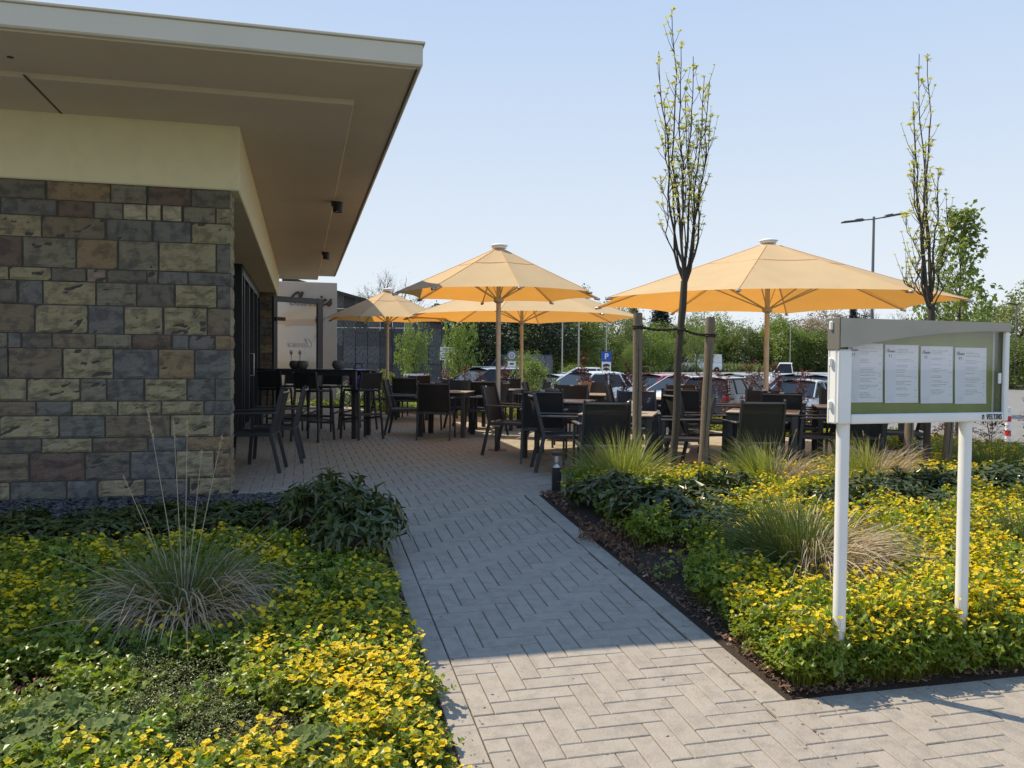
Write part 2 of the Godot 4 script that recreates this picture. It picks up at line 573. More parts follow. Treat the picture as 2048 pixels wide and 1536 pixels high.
	for i in 420:
		var edge := r.randf()
		var p := Vector2(r.randf_range(0.62, 2.16), r.randf_range(-7.4, -2.2))
		if edge < 0.35:
			p.x = 2.16 - absf(r.randfn(0.0, 0.12))
		elif edge < 0.6:
			p.x = 0.62 + absf(r.randfn(0.0, 0.10))
		elif edge < 0.75:
			p = Vector2(r.randf_range(2.2, 5.0), -3.31 + absf(r.randfn(0.0, 0.10)))
		var s := r.randf_range(0.003, 0.009)
		where.append(Transform3D(Basis.from_euler(Vector3(r.randf_range(-0.3, 0.3), r.randf() * TAU, 0.0)).scaled(Vector3(s, s, s * 0.8)), Vector3(p.x, inner(p.x, p.y) + 0.003, p.y)))
		var k := r.randf_range(0.4, 2.0)
		tint.append(Color(k, k * 0.95, k * 0.85))
	tag(many("bark_mulch", flat.mesh(), M.chip, where, tint), "brown bark mulch chips scattered along the edges of both beds", "mulch")

func bed_back(x: float) -> float:
	# the far edge of the right-hand bed, where the terrace paving begins
	if x < 3.0:
		return lerpf(-7.58, -7.78, (x - 2.17) / 0.83)
	if x < 5.0:
		return lerpf(-7.78, -8.02, (x - 3.0) / 2.0)
	return lerpf(-8.02, -8.62, clampf((x - 5.0) / 3.2, 0.0, 1.6))

func paver(mb: MB, t: Transform3D, l: float, w: float) -> void:
	# top face at y = 0, chamfered rim, sides
	var b := 0.0035
	var hl := l * 0.5
	var hw := w * 0.5
	var top := []; var mid := []; var low := []
	for k in [[-1, -1], [1, -1], [1, 1], [-1, 1]]:
		top.append(t * Vector3(k[0] * (hl - b), 0, k[1] * (hw - b)))
		mid.append(t * Vector3(k[0] * hl, -b, k[1] * hw))
		low.append(t * Vector3(k[0] * hl, -0.03, k[1] * hw))
	mb.quad(top[0], top[1], top[2], top[3], t.basis.y)
	var o := t * Vector3(0, -0.02, 0)
	for i in 4:
		var j := (i + 1) % 4
		var out: Vector3 = (mid[i] + mid[j]) * 0.5 - o
		mb.quad(top[i], top[j], mid[j], mid[i], out + t.basis.y * 0.1)
		mb.quad(mid[i], mid[j], low[j], low[i], out)

func lay_pavers() -> void:
	var list := []                                   # [x centre, depth centre, size along x, size along depth]
	var W := 0.1
	var L := 0.3
	var J := 0.0045
	for i in range(-4, 140):
		for j in range(-30, 30):
			var bx := 0.72 + i * W + j * 2.0 * L
			var bd := 1.57 + i * W
			for e in [[bx, bx + L, bd, bd + W], [bx + L, bx + L + W, bd - (L - W), bd + W]]:
				var x0: float = e[0]; var x1: float = e[1]; var d0: float = e[2]; var d1: float = e[3]
				if x1 < 0.72 or x0 > 6.2 or d1 < 1.65 or d0 > 7.5 or (x0 > 2.03 and d0 > 3.2):
					continue
				x0 = maxf(x0, 0.722)
				d1 = minf(d1, 7.5)
				if d1 > 3.2 and x1 > 2.03:
					if x0 < 2.03 and d0 < 3.2:
						if d1 - 3.2 < x1 - 2.03:
							d1 = 3.2
						else:
							x1 = 2.03
					elif x0 < 2.03:
						x1 = 2.03
					else:
						d1 = 3.2
				if x1 - x0 < 0.02 or d1 - d0 < 0.02:
					continue
				list.append([(x0 + x1) * 0.5, (d0 + d1) * 0.5, x1 - x0 - J, d1 - d0 - J])
	# edging stones
	var d := 1.6
	while d < 7.5:
		list.append([0.66, d + 0.15, 0.12 - J, 0.30 - J])
		d += 0.30
	d = 3.335
	while d < 7.5:
		var l := minf(0.30, 7.5 - d)
		list.append([2.10, d + l * 0.5, 0.135 - J, l - J])
		d += 0.30
	var x := 2.035
	while x < 6.2:
		list.append([x + 0.15, 3.2675, 0.30 - J, 0.135 - J])
		x += 0.30
	list.sort_custom(func(a, b): return a[0] * a[0] + a[1] * a[1] < b[0] * b[0] + b[1] * b[1])
	var path := thing("path", "pale grey herringbone paved path leading up to the terrace", "path", Vector3.ZERO, 0.0, "", "structure")
	var r := rng(21)
	var tilt := Basis(Vector3.RIGHT, atan(0.07))
	var shared := {}
	var rest := MB.new()
	var made := 0
	for e in list:
		var p := Vector3(e[0], inner(e[0], -e[1]) + r.randf_range(-0.0012, 0.0012), -e[1])
		var b := tilt * Basis.from_euler(Vector3(r.randfn(0, 0.003), 0, r.randfn(0, 0.003)))
		if in_view(e[0], -e[1], 0.15) and made < 300:
			var key := "%.3f %.3f" % [e[2], e[3]]
			if not shared.has(key):
				var one := MB.new()
				paver(one, Transform3D.IDENTITY, e[2], e[3])
				shared[key] = one.mesh()
			var o := obj("paver", shared[key], M.paver[r.randi() % 6], path)
			o.transform = Transform3D(b, p)
			made += 1
		else:
			var k := r.randf_range(0.9, 1.08)
			rest.col = Color(k, k, k)
			paver(rest, Transform3D(b, p), e[2], e[3])
	tag(obj("distant_pavers", rest, M.paver_all, path), "", "", "", "stuff")
	# the terrace, same bond, warmer stone
	var terrace := MB.new()
	for i in range(-20, 330):
		for j in range(-34, 14):
			var bx := 0.72 + i * W + j * 2.0 * L
			var bd := 1.57 + i * W
			for e in [[bx, bx + L, bd, bd + W], [bx + L, bx + L + W, bd - (L - W), bd + W]]:
				var x0: float = e[0]; var x1: float = e[1]; var d0: float = maxf(e[2], 7.5); var d1: float = e[3]
				if d1 - d0 < 0.02 or x0 < -2.1 or x1 > 9.0 or d1 > 23.5:
					continue
				var cx := (x0 + x1) * 0.5
				var cz := -(d0 + d1) * 0.5
				if cx < 0.6 and cz > -7.98:
					continue
				if cx < -0.62 and cz > -8.3:
					continue
				if cx > 2.17 and cz > bed_back(cx) - 0.04:
					continue
				if beyond(cx, cz) > -0.12:
					continue
				var k := r.randf_range(0.92, 1.06)
				var warm := sm(7.9, 10.5, d0)
				terrace.col = Color(k * lerpf(1.0, 1.30, warm), k * lerpf(1.0, 1.08, warm), k * lerpf(1.0, 0.86, warm))
				paver(terrace, Transform3D(Basis.IDENTITY, Vector3(cx, inner(cx, cz) + r.randf_range(-0.001, 0.001), cz)), x1 - x0 - J, d1 - d0 - J)
	tag(obj("terrace_paving", terrace, M.paver_all), "warm grey herringbone paving of the restaurant terrace", "paving", "", "stuff")
	# edging kerb along the far side of the terrace and the white kerb at the car park
	for q in [["terrace_edging", 0.0, 0.10, 0.0, "narrow concrete edging along the far side of the terrace"], ["kerb", 1.85, 0.14, -0.015, "pale concrete kerb between the planting strip and the car park"]]:
		var root := thing(q[0], q[4], "kerb", Vector3.ZERO, 0.0, "", "structure")
		for i in EDGE.size() - 1:
			var a := Vector3(EDGE[i][0], 0, EDGE[i][1])
			var b := Vector3(EDGE[i + 1][0], 0, EDGE[i + 1][1])
			var nrm := (b - a).cross(Vector3.UP).normalized() * -1.0
			if nrm.x < 0.0:
				nrm = -nrm
			var n := int(ceil((b - a).length() / 1.0))
			for k in n:
				var p: Vector3 = a.lerp(b, float(k) / n) + nrm * q[1]
				var s: Vector3 = a.lerp(b, float(k + 1) / n) + nrm * q[1]
				var mb := MB.new()
				mb.bar(p + Vector3(0, q[3] - 0.1, 0), p.lerp(s, 0.994) + Vector3(0, q[3] - 0.1, 0), q[2], 0.2, Vector3.UP, 0.01)
				obj("kerb_stone", mb, M.kerb if M.has("kerb") else M.paver[2], root)
	# grassy planting strip between them
	var strip := MB.new()
	var rows := []
	for k in 6:
		var row := PackedVector3Array()
		for i in EDGE.size():
			var a := Vector3(EDGE[maxi(i - 1, 0)][0], 0, EDGE[maxi(i - 1, 0)][1])
			var b := Vector3(EDGE[mini(i + 1, EDGE.size() - 1)][0], 0, EDGE[mini(i + 1, EDGE.size() - 1)][1])
			var nrm := Vector3.UP.cross(b - a).normalized()
			if nrm.x < 0.0:
				nrm = -nrm
			var p := Vector3(EDGE[i][0], 0, EDGE[i][1]) + nrm * (1.85 * k / 5.0)
			row.append(Vector3(p.x, -0.03 - 0.03 * k / 5.0, p.z))
		rows.append(row)
	strip.grid(rows)
	tag(obj("strip_soil", strip, M.soil), "soil of the narrow planting strip beyond the terrace", "soil", "", "structure")

# ------------------------------------------------------------------ the restaurant
const STONE := {
	"D": [0.172, 0.152, 0.124], "B": [0.209, 0.166, 0.120], "O": [0.278, 0.199, 0.121], "R": [0.165, 0.116, 0.094],
	"G": [0.234, 0.210, 0.163], "S": [0.181, 0.174, 0.169], "Y": [0.335, 0.287, 0.186], "T": [0.463, 0.400, 0.290],
	"K": [0.175, 0.166, 0.149], "P": [0.310, 0.239, 0.202]}
# courses from the top: height in metres, then the stones with their ends in half-centimetres or so from the left
const COURSES := [
	[0.164, "D -210 -90 B -86 40 D 45 278 O 285 540 G 543 690 R 697 875 D 880 1048"],
	[0.141, "G -260 -140 Y -136 -16 G -10 97 K 105 322 R 330 468 G 475 590 T 593 688 T 692 750 T 757 838 G 845 982 Y 986 1048"],
	[0.187, "B -290 -104 S -100 38 Y 42 262 B 265 517 K 525 710 S 717 875 Y 880 1048"],
	[0.260, "Y -240 4 R 10 185 G 190 398 O 402 567 G 573 738 Y 742 985 K 988 1048"],
	[0.116, "S -250 -84 Y -80 132 Y 135 300 D 303 440 P 443 520 D 525 688 G 690 735 S 738 862 K 865 1048"],
	[0.205, "Y -240 -64 D -60 165 S 172 265 Y 268 478 G 482 645 D 650 805 Y 810 988 K 990 1048"],
	[0.250, "G -240 -34 B -30 232 Y 235 445 S 448 592 Y 596 755 Y 762 945 B 948 1048"],
	[0.130, "O -240 -64 G -60 125 S 128 178 D 183 300 B 303 475 G 478 625 R 628 790 S 797 865 K 868 978 O 982 1048"],
	[0.266, "S -250 -64 D -60 128 B 130 342 Y 345 548 S 551 735 O 738 890 S 893 1048"],
	[0.200, "K -200 -4 Y 0 198 Y 202 412 G 415 520 K 523 675 Y 680 857 K 860 978 K 982 1048"],
	[0.127, "O -240 -64 D -60 40 B 43 235 K 238 378 Y 381 565 Y 568 748 Y 750 930 K 932 1048"],
	[0.200, "Y -250 -94 S -90 90 Y 93 325 K 328 513 B 516 785 Y 788 975 D 978 1048"],
	[0.127, "G -240 -44 S -40 57 D 62 255 Y 258 460 B 463 690 S 693 855 O 858 1048"],
	[0.250, "K -200 -4 B 0 205 R 212 430 D 433 615 S 620 808 Y 812 975 O 978 1048"],
	[0.167, "O -240 -64 Y -60 130 K 133 355 S 358 480 Y 483 678 K 682 865 Y 868 1048"]]

func stone_mats() -> void:
	for k in STONE:
		var s: Array = STONE[k]
		var sd := int(s[0] * 1000.0) + int(s[2] * 777.0)
		var t := noise_tex(0.009, 6, 0.5, 1.5, sd, 512, FastNoiseLite.TYPE_SIMPLEX, Color(0.95, 1.0, 1.06), Color(1.06, 1.0, 0.92))
		# rusty and dark veins, pale scratches
		var g: Gradient = t.color_ramp
		g.add_point(0.30, lin(0.62, 0.62, 0.64)); g.add_point(0.47, lin(0.92, 0.93, 0.95)); g.add_point(0.52, lin(1.10, 0.98, 0.80)); g.add_point(0.70, lin(1.15, 1.08, 0.98)); g.add_point(0.86, lin(1.7, 1.65, 1.6))
		M["stone_" + k] = rough_mat(mat(s[0], s[1], s[2], 0.8), t, 0.8, M.fine, 1.0)

func stone_face(w: float, h: float, noise: FastNoiseLite, off: float, bold: float) -> MB:
	# local: x right, y up, z out of the wall; centre of the back at the origin
	var mb := MB.new()
	var nx := maxi(4, int(w / 0.024))
	var ny := maxi(4, int(h / 0.018))
	var rows := []
	for j in ny + 1:
		var r := PackedVector3Array()
		for i in nx + 1:
			var fx := float(i) / nx
			var fy := float(j) / ny
			var e := minf(minf(fx, 1.0 - fx) * w, minf(fy, 1.0 - fy) * h)
			var x := (fx - 0.5) * w
			var y := (fy - 0.5) * h
			var q := noise.get_noise_2d(x * 45.0 + off, y * 190.0 + 30.0 * noise.get_noise_2d(x * 20.0, off))
			q = floorf(q * 5.0) / 5.0 * 0.6 + q * 0.4
			var q2 := noise.get_noise_2d(x * 190.0 + off * 3.0, y * 400.0)
			var z := sm(0.0, 0.011, e) * (0.003 + bold * (0.35 + q) * 0.028 + q2 * 0.007 * (0.4 + bold))
			if i == 0 or j == 0 or i == nx or j == ny:
				x += noise.get_noise_2d(y * 300.0 + off, 7.0) * 0.003
				y += noise.get_noise_2d(x * 300.0 + off, 17.0) * 0.003
			r.append(Vector3(x, y, 0.012 + z))
		rows.append(r)
	mb.grid(rows, false, Vector3.BACK)
	for s in [[0, 0, nx, 0], [nx, ny, 0, ny]]:
		var a: Vector3 = rows[s[1]][s[0]]
		var b: Vector3 = rows[s[3]][s[2]]
		mb.quad(a, b, b * Vector3(1, 1, 0), a * Vector3(1, 1, 0), Vector3(0, -1 if s[1] == 0 else 1, 0))
	for s in [0, nx]:
		var a: Vector3 = rows[0][s]
		var b: Vector3 = rows[ny][s]
		mb.quad(a, b, b * Vector3(1, 1, 0), a * Vector3(1, 1, 0), Vector3(-1 if s == 0 else 1, 0, 0))
	return mb

func build_restaurant() -> void:
	stone_mats()
	var noise := FastNoiseLite.new()
	noise.seed = 5
	noise.frequency = 0.05
	noise.fractal_octaves = 4
	var b := thing("restaurant", "single storey restaurant with patchwork stone wall and wide flat eave", "building")
	var r := rng(31)
	# stone wall with its mortar core
	var core := MB.new()
	core.cube(Vector3(-3.665, 1.395, -8.1895), Vector3(6.054, 2.79, 0.345))
	var mortar := rough_mat(mat(0.34, 0.315, 0.27, 0.95), M.fine, 0.25, M.grain, 0.5)
	var wall := obj("stone_wall", core, mortar, b)
	var y := 2.79
	var off := 0.0
	for c in COURSES:
		var h: float = c[0]
		var w: PackedStringArray = String(c[1]).split(" ")
		for i in range(0, w.size(), 3):
			var x0 := -0.63 - (1048.0 - float(w[i + 1])) * 0.001985
			var x1 := -0.63 - (1048.0 - float(w[i + 2])) * 0.001985
			off += 37.7
			var bold: float = 1.0 if w[i] in ["Y", "G", "T", "P"] else 0.45
			if r.randf() < 0.2:
				bold *= 1.5
			var o := obj("stone", stone_face(x1 - x0 - 0.009, h - 0.010, noise, off, bold), M["stone_" + w[i]], wall)
			o.position = Vector3((x0 + x1) * 0.5, y - h * 0.5, -8.0275 + (r.randf_range(0.004, 0.011) if r.randf() < 0.22 else r.randf_range(-0.002, 0.002)))
		# the wall goes on to the left, out of the photograph's frame
		var xl := -0.63 - (1048.0 - float(w[1])) * 0.001985
		while xl > -5.0:
			var lw := r.randf_range(0.2, 0.48)
			off += 37.7
			var more: String = w[3 * (r.randi() % (w.size() / 3))]
			var o := obj("stone", stone_face(lw - 0.009, h - 0.010, noise, off, 0.6), M["stone_" + more], wall)
			o.position = Vector3(xl - lw * 0.5, y - h * 0.5, -8.0275)
			xl -= lw
		# the return of the wall
		off += 37.7
		var last: String = w[w.size() - 3]
		var ret := obj("stone", stone_face(0.335, h - 0.008, noise, off, 0.5), M["stone_" + (last if r.randf() < 0.6 else "Y")], wall)
		ret.position = Vector3(-0.6425, y - h * 0.5, -8.19)
		ret.rotation.y = PI / 2
		y -= h
	# rendered band above
	var band := MB.new()
	band.cube(Vector3(-3.6, 3.106, -8.24), Vector3(6.1, 0.63, 0.5), 0.012)
	band.cube(Vector3(-0.85, 3.106, -15.2), Vector3(0.6, 0.63, 13.42), 0.012)
	obj("rendered_band", band, M.stucco, b)
	# roof slab with fascia
	var slab := MB.new()
	slab.cube(Vector3(-2.9, 3.503, -14.14), Vector3(7.53, 0.163, 16.0), 0.012)
	var roof := obj("roof", slab, M.fascia, b)
	var lip := MB.new()
	lip.cube(Vector3(-2.9, 3.592, -6.143), Vector3(7.56, 0.02, 0.03), 0.004)
	lip.cube(Vector3(0.865, 3.592, -14.14), Vector3(0.03, 0.02, 16.0), 0.004)
	obj("roof_trim", lip, M.fascia, roof)
	var sof := MB.new()
	sof.cube(Vector3(-2.9, 3.4185, -14.14), Vector3(7.44, 0.018, 15.9))
	obj("soffit", sof, M.soffit, roof)
	var inn := MB.new()
	inn.cube(Vector3(-3.03, 3.395, -14.9), Vector3(6.9, 0.05, 15.7), 0.006)
	obj("soffit_panel", inn, M.soffit, roof)
	var drip := MB.new()
	drip.cube(Vector3(0.822, 3.408, -14.14), Vector3(0.014, 0.012, 15.9))
	obj("drip_groove", drip, M.black, roof)
	var seam := MB.new()
	seam.bar(Vector3(-2.02, 3.3695, -6.98), Vector3(-2.02, 3.3695, -7.99), 0.022, 0.004)
	obj("soffit_joint", seam, M.black, roof)
	var hole := MB.new()
	hole.rod(Vector3(-2.03, 3.41, -6.72), Vector3(-2.03, 3.405, -6.72), 0.022, 0.022, 12)
	obj("vent_hole", hole, M.black, roof)
	# walls that close the building, recess ceiling
	var body := MB.new()
	body.cube(Vector3(-6.4, 1.7, -15.6), Vector3(0.3, 3.4, 15.6))
	body.cube(Vector3(-3.6, 1.7, -23.0), Vector3(5.9, 3.4, 0.3))
	body.cube(Vector3(-3.6, 2.83, -15.4), Vector3(5.4, 0.06, 14.6))
	obj("inner_wall", body, M.soffit, b)
	# stone pier at the far end of the recess
	var pc := MB.new()
	pc.cube(Vector3(-0.765, 1.39, -20.3), Vector3(0.37, 2.79, 0.56))
	var pier := obj("stone_pier", pc, mortar, b)
	y = 2.78
	var kinds := ["B", "D", "O", "G", "K", "B", "Y", "D", "B", "S", "O", "D", "G", "B"]
	for i in 14:
		var st := obj("stone", stone_face(0.37, 0.19, noise, i * 91.0, 0.5), M["stone_" + kinds[i]], pier)
		st.position = Vector3(-0.765, y - 0.1, -20.022)
		y -= 0.198
	var tail := MB.new()
	tail.cube(Vector3(-0.78, 1.39, -21.8), Vector3(0.3, 2.78, 2.4))
	obj("end_wall", tail, M.stucco, b)
	# dark glazed front inside the recess
	var jamb := MB.new()
	jamb.cube(Vector3(-1.17, 1.40, -14.16), Vector3(0.48, 2.79, 0.10), 0.004)
	jamb.cube(Vector3(-0.955, 2.70, -17.1), Vector3(0.07, 0.18, 5.76), 0.004)
	jamb.cube(Vector3(-0.955, 0.06, -17.1), Vector3(0.07, 0.12, 5.76), 0.004)
	var glazing := obj("glazing_frame", jamb, M.anthracite, b)
	for i in 5:
		var z := -14.4 - i * 1.38
		var mu := MB.new()
		mu.cube(Vector3(-0.95, 1.365, z), Vector3(0.08, 2.49, 0.09), 0.004)
		obj("mullion", mu, M.frame if i == 1 else M.anthracite, glazing)
		if i < 4:
			var gl := MB.new()
			gl.cube(Vector3(-0.96, 1.365, z - 0.69), Vector3(0.016, 2.48, 1.28))
			obj("pane", gl, M.dark_glass, glazing)
	var hd := MB.new()
	hd.tube(PackedVector3Array([Vector3(-0.91, 0.95, -15.95), Vector3(-0.85, 0.95, -15.95), Vector3(-0.85, 1.35, -15.95), Vector3(-0.91, 1.35, -15.95)]), PackedFloat32Array([0.014, 0.014, 0.014, 0.014]), 8)
	obj("door_handle", hd, M.steel, glazing)
	var inner_glass := MB.new()
	inner_glass.cube(Vector3(-1.42, 1.4, -11.3), Vector3(0.04, 2.78, 5.8))
	obj("recess_window", inner_glass, M.dark_glass, b)
	# spot lights under the eave
	var one: Node3D = null
	var spots := [[-11.39, "black cylindrical spotlight under the eave, nearer the roof corner"], [-16.78, "black cylindrical spotlight under the eave, farther from the roof corner"]]
	for s in spots:
		if one == null:
			one = thing("eave_spotlight", s[1], "spotlight", Vector3(0.47, 3.37, s[0]), 0.0, "spotlights under the eave")
			var cyl := MB.new()
			cyl.lathe([Vector2(0.045, -0.135), Vector2(0.065, -0.14), Vector2(0.065, -0.005), Vector2(0.0, -0.005)], Vector3(0, 0, 0), 20)
			cyl.lathe([Vector2(0.0, -0.12), Vector2(0.045, -0.135)], Vector3.ZERO, 20)
			obj("housing", cyl, M.black, one)
			var pl := MB.new()
			pl.cube(Vector3(-0.06, -0.03, 0), Vector3(0.05, 0.07, 0.09), 0.006)
			obj("bracket", pl, M.black, one)
			var ln := MB.new()
			ln.lathe([Vector2(0.0, -0.128), Vector2(0.043, -0.130)], Vector3.ZERO, 16)
			obj("lens", ln, M.lamp_clear, one)
		else:
			dup(one, s[1], Vector3(0.47, 3.37, s[0]), 0.0)
	# open glass door with the print seen from behind
	var t := thing("glass_door", "open dark framed glass door with mirrored white lettering beside the stone pier", "door", Vector3(-0.55, 0, -17.0), atan2(0.545, 0.84))
	var fr := MB.new()
	fr.cube(Vector3(0.05, 1.25, 0), Vector3(0.09, 2.5, 0.06), 0.004)
	fr.cube(Vector3(1.09, 1.25, 0), Vector3(0.13, 2.5, 0.06), 0.004)
	fr.cube(Vector3(0.56, 2.445, 0), Vector3(0.93, 0.11, 0.06), 0.004)
	fr.cube(Vector3(0.56, 0.07, 0), Vector3(0.93, 0.14, 0.06), 0.004)
	obj("door_frame", fr, M.frame, t)
	var gp := MB.new()
	gp.cube(Vector3(0.56, 1.265, 0), Vector3(0.93, 2.25, 0.012))
	obj("pane", gp, M.glass, t)
	var closer := MB.new()
	closer.cube(Vector3(0.14, 2.05, 0.05), Vector3(0.22, 0.07, 0.05), 0.006)
	obj("door_closer", closer, M.black, t)
	var pr := script_word(0.0055, 0.085, -1.0)
	var w := obj("lettering", pr, mat(0.62, 0.64, 0.6, 0.8), t)
	w.position = Vector3(0.93, 1.50, 0.010)
	for k in 2:
		var ic := MB.new()
		ic.rod(Vector3(0.42 + k * 0.2, 1.18, 0.012), Vector3(0.42 + k * 0.2, 1.35, 0.012), 0.008, 0.008, 6)
		ic.lathe([Vector2(0.0, -0.05), Vector2(0.03, -0.03), Vector2(0.036, 0.0), Vector2(0.028, 0.035), Vector2(0.0, 0.05)], Vector3(0.42 + k * 0.2, 1.39, 0.012), 10, Basis(Vector3.RIGHT, Vector3.UP, Vector3(0, 0, 0.15)))
		obj("cutlery_print", ic, mat(0.5, 0.52, 0.5, 0.7), t)

func smooth_line(p: Array, per := 5) -> Array:
	var o := []
	for i in p.size() - 1:
		var a: Vector2 = p[maxi(i - 1, 0)]
		var b: Vector2 = p[i]
		var c: Vector2 = p[i + 1]
		var d: Vector2 = p[mini(i + 2, p.size() - 1)]
		for k in per:
			o.append(b.cubic_interpolate(c, a, d, float(k) / per))
	o.append(p[p.size() - 1])
	return o

const GLYPHS := {
	"C": [1.35, [[1.15, 1.55], [1.3, 1.85], [1.0, 2.05], [0.55, 1.8], [0.2, 1.1], [0.22, 0.4], [0.6, 0.02], [1.0, 0.15], [1.35, 0.5]]],
	"l": [0.62, [[-0.1, 0.3], [0.3, 1.2], [0.42, 1.9], [0.25, 2.05], [0.1, 1.5], [0.08, 0.4], [0.25, 0.0], [0.62, 0.4]]],
	"a": [1.05, [[0.75, 0.85], [0.45, 1.02], [0.15, 0.65], [0.12, 0.2], [0.35, 0.0], [0.65, 0.4], [0.8, 0.98], [0.7, 0.25], [0.85, 0.0], [1.05, 0.4]]],
	"s": [0.85, [[-0.1, 0.2], [0.3, 0.65], [0.48, 1.1], [0.5, 0.8], [0.66, 0.4], [0.5, 0.02], [0.2, 0.08], [0.35, 0.16], [0.6, 0.06], [0.85, 0.4]]],
	"i": [0.52, [[-0.05, 0.25], [0.2, 0.95], [0.14, 0.25], [0.28, 0.0], [0.52, 0.4]]],
	"c": [0.8, [[0.66, 0.8], [0.42, 1.02], [0.14, 0.65], [0.14, 0.18], [0.38, 0.0], [0.8, 0.4]]]}

func glyph(ch: String, x: float, r: float, s: float, dir: float) -> MB:
	# one letter of the slanted script, s metres per x-height
	var mb := MB.new()
	var raw := []
	for q in GLYPHS[ch][1]:
		raw.append(Vector2(q[0], q[1]))
	var line := smooth_line(raw)
	var p := PackedVector3Array()
	var rr := PackedFloat32Array()
	for i in line.size():
		var q: Vector2 = line[i]
		var k: Vector2 = line[mini(i + 1, line.size() - 1)] - line[maxi(i - 1, 0)]
		p.append(Vector3((x + q.x + q.y * 0.32) * dir, q.y, 0.0) * s)
		rr.append(r * (1.35 if k.y < 0.0 else 0.8))
	mb.tube(p, rr, 6, true)
	if ch == "i":
		var o := Vector3((x + 0.2 + 1.4 * 0.32) * dir, 1.4, 0) * s
		mb.lathe([Vector2(0, -r * 1.4), Vector2(r * 1.3, -r * 0.6), Vector2(r * 1.3, r * 0.6), Vector2(0, r * 1.4)], o, 8)
	return mb

func script_word(r: float, s: float, dir := 1.0, word := "Classics") -> MB:
	var all := MB.new()
	var x := 0.0
	for ch in word:
		var g := glyph(ch, x, r, s, dir)
		all.v.append_array(g.v); all.n.append_array(g.n); all.c.append_array(g.c)
		x += GLYPHS[ch][0]
	return all

func build_screen_wall() -> void:
	var t := thing("screen_wall", "freestanding beige rendered wall with dark script lettering and a spoon", "wall", Vector3(0.16, 0, -24.25))
	var mb := MB.new()
	mb.cube(Vector3(0, 1.715, 0), Vector3(1.64, 3.43, 0.30), 0.01)
	obj("wall", mb, rough_mat(mat(0.43, 0.365, 0.295, 0.9), noise_tex(0.01, 3, 0.95, 1.03, 33, 256), 2.0, M.grain, 0.1), t)
	var brown := mat(0.055, 0.028, 0.018, 0.5)
	var x := 0.0
	for ch in "Classics":
		var g := glyph(ch, x, 0.025, 0.172, 1.0)
		var o := obj("letter", g, brown, t)
		o.position = Vector3(-0.53, 2.78, 0.175)
		x += GLYPHS[ch][0]
	var sp := MB.new()
	sp.lathe([Vector2(0.0, -0.17), Vector2(0.09, -0.10), Vector2(0.115, 0.0), Vector2(0.085, 0.12), Vector2(0.0, 0.17)], Vector3(0.33, 2.38, 0.17), 20, Basis(Vector3.RIGHT, Vector3.UP, Vector3(0, 0, 0.18)))
	sp.tube(PackedVector3Array([Vector3(0.33, 2.22, 0.17), Vector3(0.33, 2.05, 0.17), Vector3(0.325, 1.88, 0.17)]), PackedFloat32Array([0.018, 0.022, 0.032]), 8, true)
	obj("spoon", sp, brown, t)

